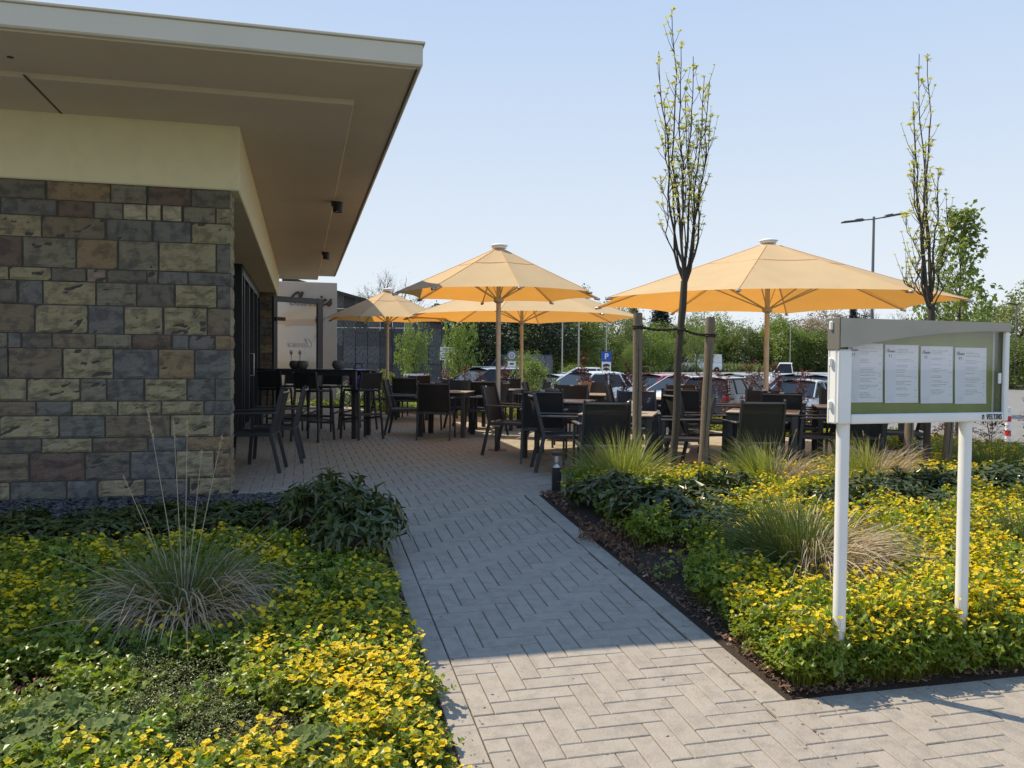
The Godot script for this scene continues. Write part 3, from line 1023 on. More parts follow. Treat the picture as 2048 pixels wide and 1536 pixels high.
func build_shed() -> void:
	# dark corrugated concrete barn behind the restaurant
	var t := thing("concrete_barn", "dark weathered barn of tall concrete panels with a sloping black roof edge", "building", Vector3(0, -0.35, 0))
	var r := rng(41)
	var m := []
	for i in 4:
		var k: float = [0.8, 1.0, 1.2, 0.62][i]
		m.append(rough_mat(mat(0.120 * k, 0.120 * k, 0.118 * k, 0.95), noise_tex(0.03, 5, 0.15, 1.75, 60 + i, 512), 2.2, M.fine, 0.5))
		m[i].uv1_scale = Vector3(1.6, 0.25, 1.6)
	var a := Vector3(-1.0, 0, -45.6)
	var b := Vector3(7.2, 0, -43.6)
	var back := MB.new()
	back.bar(a + Vector3(0, 2.0, -0.25), b + Vector3(0, 1.6, -0.25), 0.2, 2.8)
	obj("barn_core", back, M.black, t)
	var n := 13
	for i in n:
		var p := a.lerp(b, (i + 0.01) / n)
		var q := a.lerp(b, (i + 0.97) / n)
		var top_a := 5.88 - 2.3 * (i + 0.01) / n
		var top_b := 5.88 - 2.3 * (i + 0.97) / n
		var y0 := 0.0
		var rows := [0.62, 1.42, 2.35, 3.3, 4.3, 9.0]
		for k in rows.size():
			var y1a := minf(rows[k] - 0.012, top_a)
			var y1b := minf(rows[k] - 0.012, top_b)
			if y1b < y0 + 0.1:
				break
			var mb := MB.new()
			var pu := r.randf_range(0.0, 0.05)
			var d := Vector3(0.24, 0, -0.97) * -1.0
			mb.quad(p + Vector3(0, y0, 0) + d * pu, q + Vector3(0, y0, 0) + d * pu, q + Vector3(0, y1b, 0) + d * pu, p + Vector3(0, y1a, 0) + d * pu, d)
			mb.quad(p + Vector3(0, y1a, 0) + d * pu, q + Vector3(0, y1b, 0) + d * pu, q + Vector3(0, y1b, 0) - d * 0.1, p + Vector3(0, y1a, 0) - d * 0.1, Vector3.UP)
			mb.quad(q + Vector3(0, y0, 0) + d * pu, q + Vector3(0, y1b, 0) + d * pu, q + Vector3(0, y1b, 0) - d * 0.1, q + Vector3(0, y0, 0) - d * 0.1, b - a)
			mb.quad(p + Vector3(0, y0, 0) + d * pu, p + Vector3(0, y1a, 0) + d * pu, p + Vector3(0, y1a, 0) - d * 0.1, p + Vector3(0, y0, 0) - d * 0.1, a - b)
			obj("panel", mb, m[r.randi() % 4], t)
			y0 = rows[k]
	var edge := MB.new()
	edge.bar(a + Vector3(0, 5.95, 0.15), b + Vector3(0.1, 3.62, 0.15), 0.5, 0.16)
	edge.bar(b + Vector3(0.1, 3.62, 0.15), Vector3(8.4, 2.35, -46.5), 0.5, 0.14)
	obj("roof_edge", edge, M.black, t)
	var side := MB.new()
	side.quad(b + Vector3(0.05, 0, 0), Vector3(8.3, 0, -47.0), Vector3(8.3, 2.4, -47.0), b + Vector3(0.05, 3.55, 0), Vector3(1, 0, 0.3))
	side.quad(b + Vector3(0.05, 0, 0), b + Vector3(0.05, 3.1, 0), b + Vector3(-0.2, 3.1, -0.3), b + Vector3(-0.2, 0, -0.3), Vector3(-1, 0, 0))
	obj("side_wall", side, m[1], t)

# ------------------------------------------------------------------ trees and shrubs behind
func crown_shape(sd: int, clumps: int, per: int, leaf: float, hollow := 0.45, cone := 0.0, ragged := 0.25) -> ArrayMesh:
	# leaves of a crown that fills a ball of radius 1 about the origin (a cone from -1 to 1 when cone = 1)
	var r := rng(sd)
	var mb := MB.new()
	for i in clumps:
		var d := Vector3(r.randfn(), r.randfn(), r.randfn()).normalized()
		var far := pow(r.randf(), 0.45) * (1.0 - hollow) + hollow * r.randf_range(0.85, 1.0)
		var lump := 1.0 + ragged * (sin(d.x * 5.0 + sd) * sin(d.y * 4.0 + sd * 2.0) + sin(d.z * 6.0 + sd))* 0.6
		var p := d * far * lump
		if cone > 0.0:
			var h := r.randf()
			var a := r.randf() * TAU
			var tier := 0.75 + 0.25 * sin(h * 40.0 + a * 2.0)
			var rad := (1.0 - h) * tier * (0.55 + 0.45 * r.randf())
			p = Vector3(cos(a) * rad, h * 2.0 - 1.0 - rad * 0.16, sin(a) * rad)
		var cl := r.randf_range(0.06, 0.15)
		var tone := r.randf_range(0.72, 1.3)
		var warm := r.randf_range(0.9, 1.15)
		mb.col = Color(tone * warm, tone, tone * 0.95)
		for k in per:
			var q := p + Vector3(r.randfn(), r.randfn(), r.randfn()) * cl * 0.75
			var s := leaf * r.randf_range(0.6, 1.35)
			var e := Vector3(r.randfn(), r.randfn(), r.randfn()).normalized()
			var f := e.cross(Vector3(r.randfn(), r.randfn(), r.randfn())).normalized()
			mb.tri(q - e * s, q + f * s * 0.55, q + e * s)
			mb.tri(q - e * s, q + e * s, q - f * s * 0.55 + e * s * 0.2)
	return mb.mesh()

func branches(mb: MB, tips: Array, r: RandomNumberGenerator, p: Vector3, d: Vector3, l: float, rad: float, depth: int, spread := 0.6, up := 0.25) -> void:
	var pts := PackedVector3Array([p])
	var rr := PackedFloat32Array([rad])
	var q := p
	var dir := d
	for i in 3:
		dir = (dir + Vector3(r.randfn(), r.randfn(), r.randfn()) * 0.14 + Vector3.UP * up * 0.15).normalized()
		q += dir * l / 3.0
		pts.append(q)
		rr.append(rad * (1.0 - 0.16 * (i + 1)))
	mb.tube(pts, rr, 6 if depth > 2 else (4 if depth > 0 else 3))
	if depth == 0:
		tips.append([q, dir])
		return
	for i in (3 if depth > 1 else 4):
		var side := dir.cross(Vector3(r.randfn(), r.randfn(), r.randfn())).normalized()
		var nd := (dir + side * spread * r.randf_range(0.6, 1.3)).normalized()
		branches(mb, tips, r, pts[r.randi_range(2, 3)], nd, l * r.randf_range(0.6, 0.85), rad * 0.55, depth - 1, spread, up)

func trunk_shape(h: float, rad: float, sd: int, limbs := 5) -> MB:
	# trunk with a few limbs reaching up into the crown
	var r := rng(sd)
	var mb := MB.new()
	var p := PackedVector3Array()
	var rr := PackedFloat32Array()
	for i in 6:
		var f := i / 5.0
		p.append(Vector3(sin(f * 4.0 + sd) * 0.03 * h, f * h, cos(f * 3.0 + sd) * 0.03 * h))
		rr.append(rad * (1.25 - 0.75 * f) if i > 0 else rad * 1.5)
	mb.tube(p, rr, 8)
	for i in limbs:
		var a := TAU * i / limbs + r.randf()
		var s := p[3].lerp(p[5], r.randf())
		var e := s + Vector3(cos(a) * 0.28, 0.35, sin(a) * 0.28) * h * r.randf_range(0.5, 0.9)
		mb.tube(PackedVector3Array([s, s.lerp(e, 0.5) + Vector3(0, 0.03 * h, 0), e]), PackedFloat32Array([rad * 0.5, rad * 0.33, rad * 0.12]), 5)
	return mb

func leafy_tree(called: String, label: String, cat: String, at: Vector3, h: float, w: float, crown: ArrayMesh, cm: Material, low := 0.12, sd := 1, group := "") -> Node3D:
	# crown from low * h to h, w metres wide
	var t := thing(called, label, cat, at, 0.0, group)
	obj("trunk", trunk_shape(h * 0.62, maxf(0.05, h * 0.018), sd), M.bark, t)
	var c := obj("crown", crown, cm, t)
	c.set_meta("kind", "stuff")
	var half := h * (1.0 - low) * 0.5
	c.position = Vector3(0, h - half, 0)
	c.scale = Vector3(w * 0.5, half, w * 0.5)
	c.rotation.y = sd * 1.7
	return t

func bare_tree(called: String, label: String, at: Vector3, h: float, sd: int, bits: int, m: Material, group := "") -> void:
	var t := thing(called, label, "tree", at, 0.0, group)
	var r := rng(sd)
	var mb := MB.new()
	var tips := []
	branches(mb, tips, r, Vector3.ZERO, Vector3.UP, h * 0.36, h * 0.022, 5, 0.5, 0.3)
	obj("trunk", mb, M.twig, t)
	var lf := MB.new()
	for e in tips:
		for k in bits:
			var p: Vector3 = e[0] + Vector3(r.randfn(), r.randfn(), r.randfn()) * h * 0.02
			var k2 := r.randf_range(0.7, 1.3)
			lf.col = Color(k2, k2, k2)
			lf.leaf(p, Vector3(r.randfn(), r.randfn(), r.randfn()).normalized(), Vector3.UP, h * 0.012, h * 0.006)
	if lf.v.size() > 0:
		var c := obj("crown", lf, m, t)
		c.set_meta("kind", "stuff")

func plant_background() -> void:
	var dense := crown_shape(1, 560, 26, 0.036, 0.5)
	var dense_b := crown_shape(2, 620, 24, 0.034, 0.5, 0.0, 0.35)
	var loose := crown_shape(3, 420, 20, 0.030, 0.35, 0.0, 0.4)
	var bushy := crown_shape(4, 640, 26, 0.032, 0.55, 0.0, 0.3)
	var airy := crown_shape(6, 190, 15, 0.055, 0.25, 0.0, 0.45)
	var cone := crown_shape(5, 760, 22, 0.035, 0.0, 1.0)
	# [name, label, x, z, height, width, crown, material, low]
	var list := [
		["broadleaf_tree", "small pale green treetop showing above the dark barn roof", 5.1, -81.5, 7.7, 3.2, loose, M.crown_bright, 0.2],
		["broadleaf_tree", "large dark tree standing just right of the concrete barn", 12.0, -62.0, 6.0, 8.4, dense, M.crown_dark, 0.10],
		["broadleaf_tree", "large dark spreading tree behind the round traffic sign", 17.2, -66.0, 6.6, 9.5, dense_b, M.crown_dark, 0.14],
		["broadleaf_tree", "dark leafy tree left of the slender lamp masts", 22.4, -72.0, 7.2, 8.4, dense, M.crown, 0.1],
		["broadleaf_tree", "fresh green narrow tree beside the first lamp mast", 25.2, -74.0, 6.6, 4.2, loose, M.crown_bright, 0.1],
		["spruce_tree", "dark blue green spruce behind the slender lamp masts", 31.9, -92.0, 9.4, 6.4, cone, M.spruce, 0.02],
		["birch_tree", "pale airy birch above the blue parking sign", 34.6, -88.0, 8.2, 7.0, loose, M.crown_pale, 0.15],
		["shrub", "olive green bush at the foot of the first lamp mast", 26.6, -82.0, 4.4, 5.6, bushy, M.crown, 0.0],
		["shrub", "round green bush behind the parking sign", 31.4, -84.0, 4.6, 6.4, bushy, M.crown, 0.0],
		["shrub", "broad green bush between parking sign and left tree stake", 38.6, -91.0, 5.4, 7.2, bushy, M.crown_bright, 0.0],
		["spruce_tree", "tall dark spruce behind the rope of the staked tree", 53.5, -118.0, 10.6, 9.6, cone, M.spruce, 0.02],
		["spruce_tree", "shorter dark spruce tip behind the left tree stake", 46.5, -112.0, 8.8, 6.5, cone, M.spruce, 0.02],
		["shrub", "green bush behind the staked tree trunk", 51.0, -110.0, 6.6, 9.6, bushy, M.crown, 0.0],
		["shrub", "tall green bush just left of the white delivery van", 45.4, -104.0, 5.6, 8.0, dense_b, M.crown_bright, 0.0],
		["shrub", "green bush behind the white delivery van", 58.6, -113.0, 6.9, 9.6, bushy, M.crown_bright, 0.0],
		["broadleaf_tree", "olive tree rising behind the bushes above the van", 61.1, -122.0, 9.4, 8.4, loose, M.crown_pale, 0.05],
		["broadleaf_tree", "second olive tree behind the bushes right of the van", 66.4, -121.0, 8.8, 8.6, loose, M.crown_pale, 0.05],
		["shrub", "dark green bush between van and parasol pole", 62.4, -108.0, 6.2, 7.0, bushy, M.crown, 0.0],
		["shrub", "large bright green bush behind the right parasol pole", 66.8, -106.0, 7.2, 9.8, dense, M.crown_bright, 0.0],
		["shrub", "green bush left of the menu board behind the cars", 71.4, -105.0, 6.0, 7.6, bushy, M.crown, 0.0],
		["broadleaf_tree", "pale olive tree behind the right parasol pole", 76.0, -121.0, 9.4, 8.6, loose, M.crown_pale, 0.05],
		["blossom_tree", "grey pink blossoming tree beside the menu board corner", 77.0, -111.0, 8.9, 10.6, dense_b, M.blossom, 0.1],
		["broadleaf_tree", "dark tree behind the left edge of the menu board", 79.4, -106.0, 8.4, 7.0, dense, M.crown_dark, 0.05],
		["spruce_tree", "black green conifer tip above the corner of the menu board", 76.4, -103.0, 9.4, 4.4, cone, M.spruce, 0.0],
		["broadleaf_tree", "mid green tree behind the second slender tree", 24.6, -27.5, 5.6, 3.0, loose, M.crown, 0.12],
		["willow_tree", "pale olive willow at the right edge behind the lamp", 58.0, -56.5, 7.4, 8.4, dense_b, M.crown_pale, 0.05],
		["shrub", "green bush below the pale willow at the right edge", 50.6, -50.0, 3.6, 6.0, bushy, M.crown, 0.0],
		["shrub", "low green shrub on the island left of the small white car", 19.6, -57.0, 1.6, 3.4, bushy, M.crown_bright, 0.0],
		["young_tree", "young green tree left of the direction signs by the barn", 4.72, -36.0, 3.7, 1.5, airy, M.crown_bright, 0.28],
		["young_tree", "young green tree right of the direction signs by the barn", 6.28, -33.5, 3.95, 1.55, airy, M.crown_bright, 0.22],
		["young_tree", "slim young car park tree right of the parking sign", 27.2, -66.0, 3.4, 1.9, loose, M.crown_bright, 0.3],
		["young_tree", "young car park tree in front of the white van", 39.4, -77.8, 4.4, 3.4, loose, M.crown, 0.3],
		["young_tree", "bushy young tree beneath the last dark tree by the car park", 14.6, -54.0, 2.6, 3.0, loose, M.crown_bright, 0.1]]
	for i in list.size():
		var e: Array = list[i]
		leafy_tree(e[0], e[1], "tree" if String(e[0]).ends_with("tree") else "shrub", Vector3(e[2], ground_y(e[2], e[3]) - 0.05, e[3]), e[4], e[5], e[6], e[7], e[8], i + 3, "trees and bushes beyond the car park")
	bare_tree("bare_tree", "nearly bare round tree above the far left parasol", Vector3(8.6, 0, -75.5), 10.2, 71, 1, M.crown_pale)
	bare_tree("bare_tree", "bare grey tree behind the top of the menu board", Vector3(74.4, 0, -94.8), 9.2, 72, 1, M.blossom)
	bare_tree("bare_tree", "bare thin tree behind the second slender tree's crown", Vector3(71.5, 0, -86.0), 7.6, 73, 1, M.blossom)
	# rough verge behind the car park
	var strip := MB.new()
	var r := rng(77)
	for i in 5200:
		var f := r.randf()
		var c := Vector3(lerpf(14.0, 96.0, f), 0, lerpf(-76.0, -92.0, f) - (22.0 if f > 0.2 else 110.0 * f) + r.randf_range(-4.0, 4.0))
		c.y = ground_y(c.x, c.z)
		var k := r.randf_range(0.7, 1.4)
		strip.col = Color(k, k, k)
		for q in 3:
			var h := r.randf_range(0.5, 1.5)
			var a := r.randf() * TAU
			strip.leaf(c + Vector3(r.randfn(), 0, r.randfn()) * 0.4, Vector3(cos(a) * 0.4, 1, sin(a) * 0.4).normalized(), Vector3(r.randfn(), 0.2, r.randfn()).normalized(), h, 0.5)
	tag(obj("rough_verge", strip, M.crown_pale), "rough grassy verge between the car park and the bushes", "grass", "", "stuff")
	# low pale hedge in front of the barn
	var hedge := thing("low_hedge", "low pale green hedge along the foot of the dark barn", "hedge", Vector3.ZERO)
	var hm := MB.new()
	for i in 2600:
		var f := r.randf()
		var c := Vector3(lerpf(0.6, 8.2, f), -0.5 + absf(r.randfn(0.35, 0.18)), lerpf(-31.5, -29.0, f) + r.randf_range(-0.45, 0.45))
		var k := r.randf_range(0.7, 1.35)
		hm.col = Color(k, k, k)
		for q in 4:
			hm.leaf(c + Vector3(r.randfn(), r.randfn(), r.randfn()) * 0.06, Vector3(r.randfn(), r.randfn() + 0.6, r.randfn()).normalized(), Vector3.UP, 0.09, 0.05)
	var hl := obj("foliage", hm, M.crown_pale, hedge)
	hl.set_meta("kind", "stuff")

# ------------------------------------------------------------------ cars
func car(label: String, style: String, paint: Material, at: Vector3, turn: float) -> void:
	# local: front towards -z, y up
	var L: float = {"hatch": 3.75, "sedan": 4.25, "wagon": 4.6, "van": 5.6, "pickup": 5.0}[style]
	var Wd: float = {"hatch": 1.66, "sedan": 1.68, "wagon": 1.80, "van": 1.98, "pickup": 1.75}[style]
	var H: float = {"hatch": 1.50, "sedan": 1.44, "wagon": 1.50, "van": 2.35, "pickup": 1.85}[style]
	var t := thing("parked_car" if style not in ["van", "pickup"] else ("delivery_van" if style == "van" else "pickup_truck"), label, "van" if style == "van" else ("truck" if style == "pickup" else "car"), at, turn, "vehicles in the car park")
	var h := L * 0.5
	var belt := H * 0.645
	# stations along the length: z, half width, top of body, bottom
	var st := []
	var gb := []                                     # glasshouse: z of windscreen foot, roof front, roof back, rear foot
	if style == "hatch":
		st = [[-h, 0.62, 0.55, 0.30], [-h + 0.10, 0.78, 0.72, 0.22], [-h + 0.45, 0.83, 0.86, 0.20], [-h + 0.95, 0.83, belt, 0.20], [0.3, 0.83, belt + 0.02, 0.20], [h - 0.4, 0.82, belt + 0.06, 0.20], [h - 0.08, 0.76, belt + 0.02, 0.24], [h, 0.68, 0.62, 0.32]]
		gb = [-h + 0.85, -h + 1.75, h - 0.45, h - 0.08]
	elif style == "sedan":
		st = [[-h, 0.60, 0.52, 0.30], [-h + 0.10, 0.78, 0.68, 0.22], [-h + 0.5, 0.83, 0.82, 0.20], [-h + 1.15, 0.84, belt, 0.20], [0.3, 0.84, belt + 0.01, 0.20], [h - 0.7, 0.83, belt + 0.05, 0.20], [h - 0.1, 0.77, belt + 0.0, 0.24], [h, 0.68, 0.60, 0.32]]
		gb = [-h + 1.0, -h + 1.85, h - 1.05, h - 0.5]
	elif style == "wagon":
		st = [[-h, 0.64, 0.55, 0.30], [-h + 0.10, 0.82, 0.72, 0.22], [-h + 0.5, 0.89, 0.86, 0.20], [-h + 1.25, 0.90, belt, 0.20], [0.3, 0.90, belt + 0.02, 0.20], [h - 0.4, 0.89, belt + 0.04, 0.20], [h - 0.06, 0.84, belt + 0.02, 0.24], [h, 0.76, 0.62, 0.32]]
		gb = [-h + 1.1, -h + 2.0, h - 0.45, h - 0.05]
	elif style == "van":
		st = [[-h, 0.75, 0.80, 0.30], [-h + 0.12, 0.92, 1.0, 0.24], [-h + 0.7, 0.97, 1.22, 0.22], [-h + 0.9, 0.98, 1.25, 0.22], [0.3, 0.99, 1.25, 0.22], [h - 0.3, 0.99, 1.25, 0.22], [h - 0.05, 0.98, 1.25, 0.26], [h, 0.95, 1.2, 0.30]]
		gb = [-h + 0.8, -h + 1.55, h - 0.08, h - 0.01]
		belt = 1.22
	else:
		st = [[-h, 0.70, 0.80, 0.30], [-h + 0.10, 0.82, 0.95, 0.24], [-h + 0.3, 0.86, 1.10, 0.22], [-h + 0.5, 0.87, 1.15, 0.22], [-h + 1.6, 0.87, 1.15, 0.22], [-h + 1.65, 0.87, 0.95, 0.30], [h - 0.05, 0.87, 0.95, 0.34], [h, 0.86, 0.93, 0.36]]
		gb = [-h + 0.3, -h + 0.75, -h + 1.55, -h + 1.65]
		belt = 1.12
	var body := MB.new()
	var rows := []
	var k := Wd / 2.0 / (0.83 if style == "hatch" else (0.84 if style == "sedan" else (0.90 if style == "wagon" else (0.99 if style == "van" else 0.87))))
	for s in st:
		var w: float = s[1] * k
		var y1: float = s[2]
		var y0: float = s[3]
		var r := PackedVector3Array()
		for q in [[-0.86, 0.0], [-0.985, 0.12], [-1.0, 0.5], [-0.985, 0.78], [-0.93, 0.96], [-0.6, 1.02], [0.0, 1.045], [0.6, 1.02], [0.93, 0.96], [0.985, 0.78], [1.0, 0.5], [0.985, 0.12], [0.86, 0.0]]:
			r.append(Vector3(q[0] * w, lerpf(y0, y1, q[1]), s[0]))
		rows.append(r)
	var mid := Vector3(0, 0.5, 0)
	# outward normals differ round the section: build strip by strip
	for i in rows.size() - 1:
		for j in rows[0].size() - 1:
			var a: Vector3 = rows[i][j]; var b: Vector3 = rows[i][j + 1]; var c: Vector3 = rows[i + 1][j + 1]; var d: Vector3 = rows[i + 1][j]
			var ctr := Vector3(0, 0.55, (a.z + c.z) * 0.5)
			var na := (a - Vector3(0, 0.55, a.z)).normalized(); var nb := (b - Vector3(0, 0.55, b.z)).normalized()
			var f := (b - a).cross(d - a).normalized()
			if f.dot((a + c) * 0.5 - ctr) < 0.0:
				f = -f
			na = (na * 0.35 + f).normalized(); nb = (nb * 0.35 + f).normalized()
			body.tri_s(a, b, c, na, nb, nb); body.tri_s(a, c, d, na, nb, na)
	for e in [0, rows.size() - 1]:
		var ctr := Vector3(0, (st[e][2] + st[e][3]) * 0.5, st[e][0])
		for j in rows[0].size() - 1:
			body.tri(ctr, rows[e][j], rows[e][j + 1], Vector3(0, 0, -1 if e == 0 else 1))
	obj("body", body, paint, t)
	# glasshouse
	var wb := Wd * 0.5 * 0.93
	var wr := Wd * 0.5 * (0.72 if style != "van" else 0.90)
	var rt := H - 0.03
	var P := [Vector3(wb, belt, gb[0]), Vector3(wr, rt - 0.02, gb[1]), Vector3(wr, rt - 0.02, gb[2]), Vector3(wb, belt + 0.02, gb[3])]
	var gl := MB.new()
	var flip := Vector3(-1, 1, 1)
	var roof := MB.new()
	var pil := MB.new()
	gl.quad(P[0], P[0] * flip, P[1] * flip, P[1], Vector3(0, 0.5, -1))
	if style != "van":
		gl.quad(P[3], P[3] * flip, P[2] * flip, P[2], Vector3(0, 0.3, 1))
	for sx in [1.0, -1.0]:
		var f := Vector3(sx, 1, 1)
		if style == "van":
			var m1: Vector3 = P[0].lerp(P[3], 0.2); var m2: Vector3 = P[1].lerp(P[2], 0.1)
			gl.quad(P[0] * f, P[1] * f, m2 * f, m1 * f, Vector3(sx, 0.3, 0))
			roof.quad(m1 * f, m2 * f, P[2] * f, P[3] * f, Vector3(sx, 0.3, 0))
		else:
			gl.quad(P[0] * f, P[1] * f, P[2] * f, P[3] * f, Vector3(sx, 0.3, 0))
		for e in [[0, 1], [1, 2], [2, 3]]:
			var up := Vector3(sx, 0.4, 0)
			pil.bar(P[e[0]] * f, P[e[1]] * f, 0.055, 0.04, up, 0.012)
		if style not in ["van", "pickup"]:
			for fr in ([0.46, 0.80] if style == "wagon" else [0.52, 0.86]):
				pil.bar((P[0] as Vector3).lerp(P[3], fr) * f, (P[1] as Vector3).lerp(P[2], lerpf(-0.1, 1.0, fr)) * f, 0.07, 0.04, Vector3(sx, 0.4, 0), 0.008)
	var rr := []
	for i in 5:
		var row := PackedVector3Array()
		for j in 7:
			var fx := j / 6.0 * 2.0 - 1.0
			var fz := i / 4.0
			row.append(Vector3(fx * wr * 1.03, rt + 0.05 * (1.0 - fx * fx) - 0.03 * absf(fx) + 0.02 * sin(fz * PI), lerpf(gb[1] - 0.06, gb[2] + 0.06, fz)))
		rr.append(row)
	roof.grid(rr)
	if style == "van":
		roof.quad(P[3], P[3] * flip, P[2] * flip, P[2], Vector3(0, 0.1, 1))
	obj("window_glass", gl, M.car_glass, t)
	obj("roof", roof, paint, t)
	obj("pillars", pil, paint if style != "wagon" else M.black, t)
	# wheels
	var zs := [-h + 0.72, h - 0.72]
	for z in zs:
		for sx in [1.0, -1.0]:
			var ty := MB.new()
			ty.lathe([Vector2(0.18, -0.09), Vector2(0.29, -0.1), Vector2(0.31, -0.07), Vector2(0.31, 0.07), Vector2(0.29, 0.1), Vector2(0.18, 0.09)], Vector3(sx * (Wd * 0.5 - 0.09), 0.31, z), 18, Basis(Vector3.BACK, PI / 2))
			var wheel := obj("wheel", ty, M.tyre, t)
			var rm := MB.new()
			for q in 5:
				var a := TAU * q / 5.0
				rm.bar(Vector3(sx * (Wd * 0.5 - 0.015), 0.31, z), Vector3(sx * (Wd * 0.5 - 0.015), 0.31 + sin(a) * 0.2, z + cos(a) * 0.2), 0.06, 0.02, Vector3(sx, 0, 0))
			rm.lathe([Vector2(0.17, -0.02), Vector2(0.205, 0.0), Vector2(0.17, 0.02)], Vector3(sx * (Wd * 0.5 - 0.02), 0.31, z), 18, Basis(Vector3.BACK, PI / 2))
			obj("rim", rm, M.rim, wheel)
			var arch := MB.new()
			arch.lathe([Vector2(0.0, 0.0), Vector2(0.355, 0.0), Vector2(0.355, -0.04)], Vector3(sx * (Wd * 0.5 + 0.004), 0.33, z), 18, Basis(Vector3.BACK, -sx * PI / 2))
			obj("wheel_arch", arch, M.black, t)
	# lights, plate, mirrors, handles
	var hl: float = st[1][2] - 0.06
	for sx in [1.0, -1.0]:
		var l := MB.new()
		l.lathe([Vector2(0.0, 0.06), Vector2(0.12, 0.04), Vector2(0.17, 0.0), Vector2(0.14, -0.05)], Vector3(sx * Wd * 0.36, hl, -h + 0.10), 12, Basis(Vector3.RIGHT, -PI / 2 - 0.3) * Basis.from_scale(Vector3(1.2, 1, 0.62)))
		obj("headlight", l, M.lamp_clear, t)
		var r := MB.new()
		var rh := (belt - 0.12) if style in ["hatch", "wagon", "sedan"] else 1.0
		r.cube(Vector3(sx * Wd * 0.405, rh, h - 0.055), Vector3(0.22, 0.17, 0.09), 0.035)
		obj("tail_light", r, M.lamp_red, t)
		var m := MB.new()
		m.cube(Vector3(sx * (Wd * 0.5 + 0.06), belt + 0.06, gb[0] + 0.42), Vector3(0.17, 0.13, 0.10), 0.035)
		m.bar(Vector3(sx * (Wd * 0.5 - 0.08), belt + 0.02, gb[0] + 0.42), Vector3(sx * (Wd * 0.5 + 0.04), belt + 0.03, gb[0] + 0.42), 0.05, 0.04)
		obj("wing_mirror", m, paint if style != "van" else M.black, t)
		for dz in ([0.15, 1.05] if style != "van" else [0.0]):
			var hd := MB.new()
			hd.cube(Vector3(sx * (Wd * 0.5 + 0.002), belt - 0.13, dz - 0.05), Vector3(0.03, 0.03, 0.16), 0.01)
			obj("door_handle", hd, M.black, t)
			var gap := MB.new()
			gap.cube(Vector3(sx * (Wd * 0.5 - 0.012), belt * 0.63, dz + 0.16), Vector3(0.03, belt * 0.66, 0.012))
			obj("door_gap", gap, M.black, t)
	var pl := MB.new()
	pl.cube(Vector3(0, 0.42, -h - 0.006), Vector3(0.5, 0.11, 0.02), 0.004)
	pl.cube(Vector3(0, 0.55, h + 0.006), Vector3(0.5, 0.11, 0.02), 0.004)
	obj("number_plate", pl, M.white, t)
	var gr := MB.new()
	gr.cube(Vector3(0, 0.50, -h + 0.02), Vector3(Wd * 0.5, 0.10, 0.06), 0.02)
	obj("grille", gr, M.black, t)
	if style == "wagon":
		for sx in [1.0, -1.0]:
			var rail := MB.new()
			rail.bar(Vector3(sx * wr * 0.93, H + 0.05, gb[1] + 0.1), Vector3(sx * wr * 0.93, H + 0.05, gb[2] - 0.1), 0.035, 0.03)
			obj("roof_rail", rail, M.steel, t)
	if style == "pickup":
		var bed := MB.new()
		bed.cube(Vector3(0, 1.02, h - 1.6), Vector3(1.72, 0.28, 3.1), 0.02)
		obj("loading_bed", bed, M.white, t)

func glossy(r: float, g: float, b: float, metal := 0.0) -> StandardMaterial3D:
	var m := mat(r, g, b, 0.32, metal)
	m.clearcoat_enabled = true
	m.clearcoat = 1.0
	m.clearcoat_roughness = 0.05
	return m

func park_cars() -> void:
	M.car_glass = mat(0.016, 0.02, 0.024, 0.03)
	M.car_glass.metallic_specular = 0.42
	var silver := glossy(0.55, 0.57, 0.60, 0.35)
	var white := glossy(0.80, 0.80, 0.80)
	var red := glossy(0.55, 0.02, 0.03)
	var dark := glossy(0.018, 0.022, 0.032)
	var navy := glossy(0.02, 0.03, 0.075)
	var grey := glossy(0.10, 0.11, 0.13, 0.3)
	var blue := glossy(0.03, 0.085, 0.26)
	var plum := glossy(0.13, 0.03, 0.045)
	# [label, style, paint, x, z, turn]: turn 0 faces away from the camera along the building
	var list := [
		["silver saloon car facing the terrace behind the right parasol pole", "sedan", silver, 15.8, -23.9, 2.25],
		["white hatchback with dark windows seen through the beech saplings", "hatch", white, 9.7, -27.8, 2.05],
		["silver grey estate car left behind the front parasol pole", "wagon", grey, 6.5, -29.4, 1.95],
		["dark blue car behind the leafy green shrub", "wagon", navy, 8.6, -32.6, -1.2],
		["black estate car with red tail lights facing away from the terrace", "wagon", dark, 14.1, -25.5, -0.85],
		["white car nose to tail with the black estate car", "hatch", white, 13.3, -27.4, 1.95],
		["red small car with its front towards the terrace", "hatch", red, 13.1, -29.5, 2.0],
		["white and red small car behind the white hatchback", "hatch", red, 12.5, -31.7, -0.9],
		["plum coloured car in the far row right of the black estate", "hatch", plum, 19.0, -33.0, -0.9],
		["dark red car in the far row behind the parasol pole", "hatch", plum, 20.6, -31.6, 2.2],
		["bright blue hatchback behind the silver saloon", "hatch", blue, 20.4, -29.6, 2.0],
		["dark grey car behind the silver saloon's rear window", "wagon", grey, 20.9, -27.6, 2.0],
		["pale silver car half hidden by the edge of the menu board", "hatch", silver, 20.2, -25.7, 2.0],
		["low silver car left of the white hatchback", "sedan", silver, 9.8, -31.4, 2.0],
		["white pickup truck parked at the far side of the car park", "pickup", white, 35.4, -53.0, 1.0],
		["white delivery van parked before the bushes", "van", white, 52.2, -102.4, 1.35],
		["dark blue van below the round traffic sign", "van", navy, 14.8, -58.2, 1.6],
		["small white car under the trees left of the parking sign", "hatch", white, 18.4, -54.0, 1.3]]
	for e in list:
		car(e[0], e[1], e[2], Vector3(e[3], outer(beyond(e[3], e[4])), e[4]), e[5])

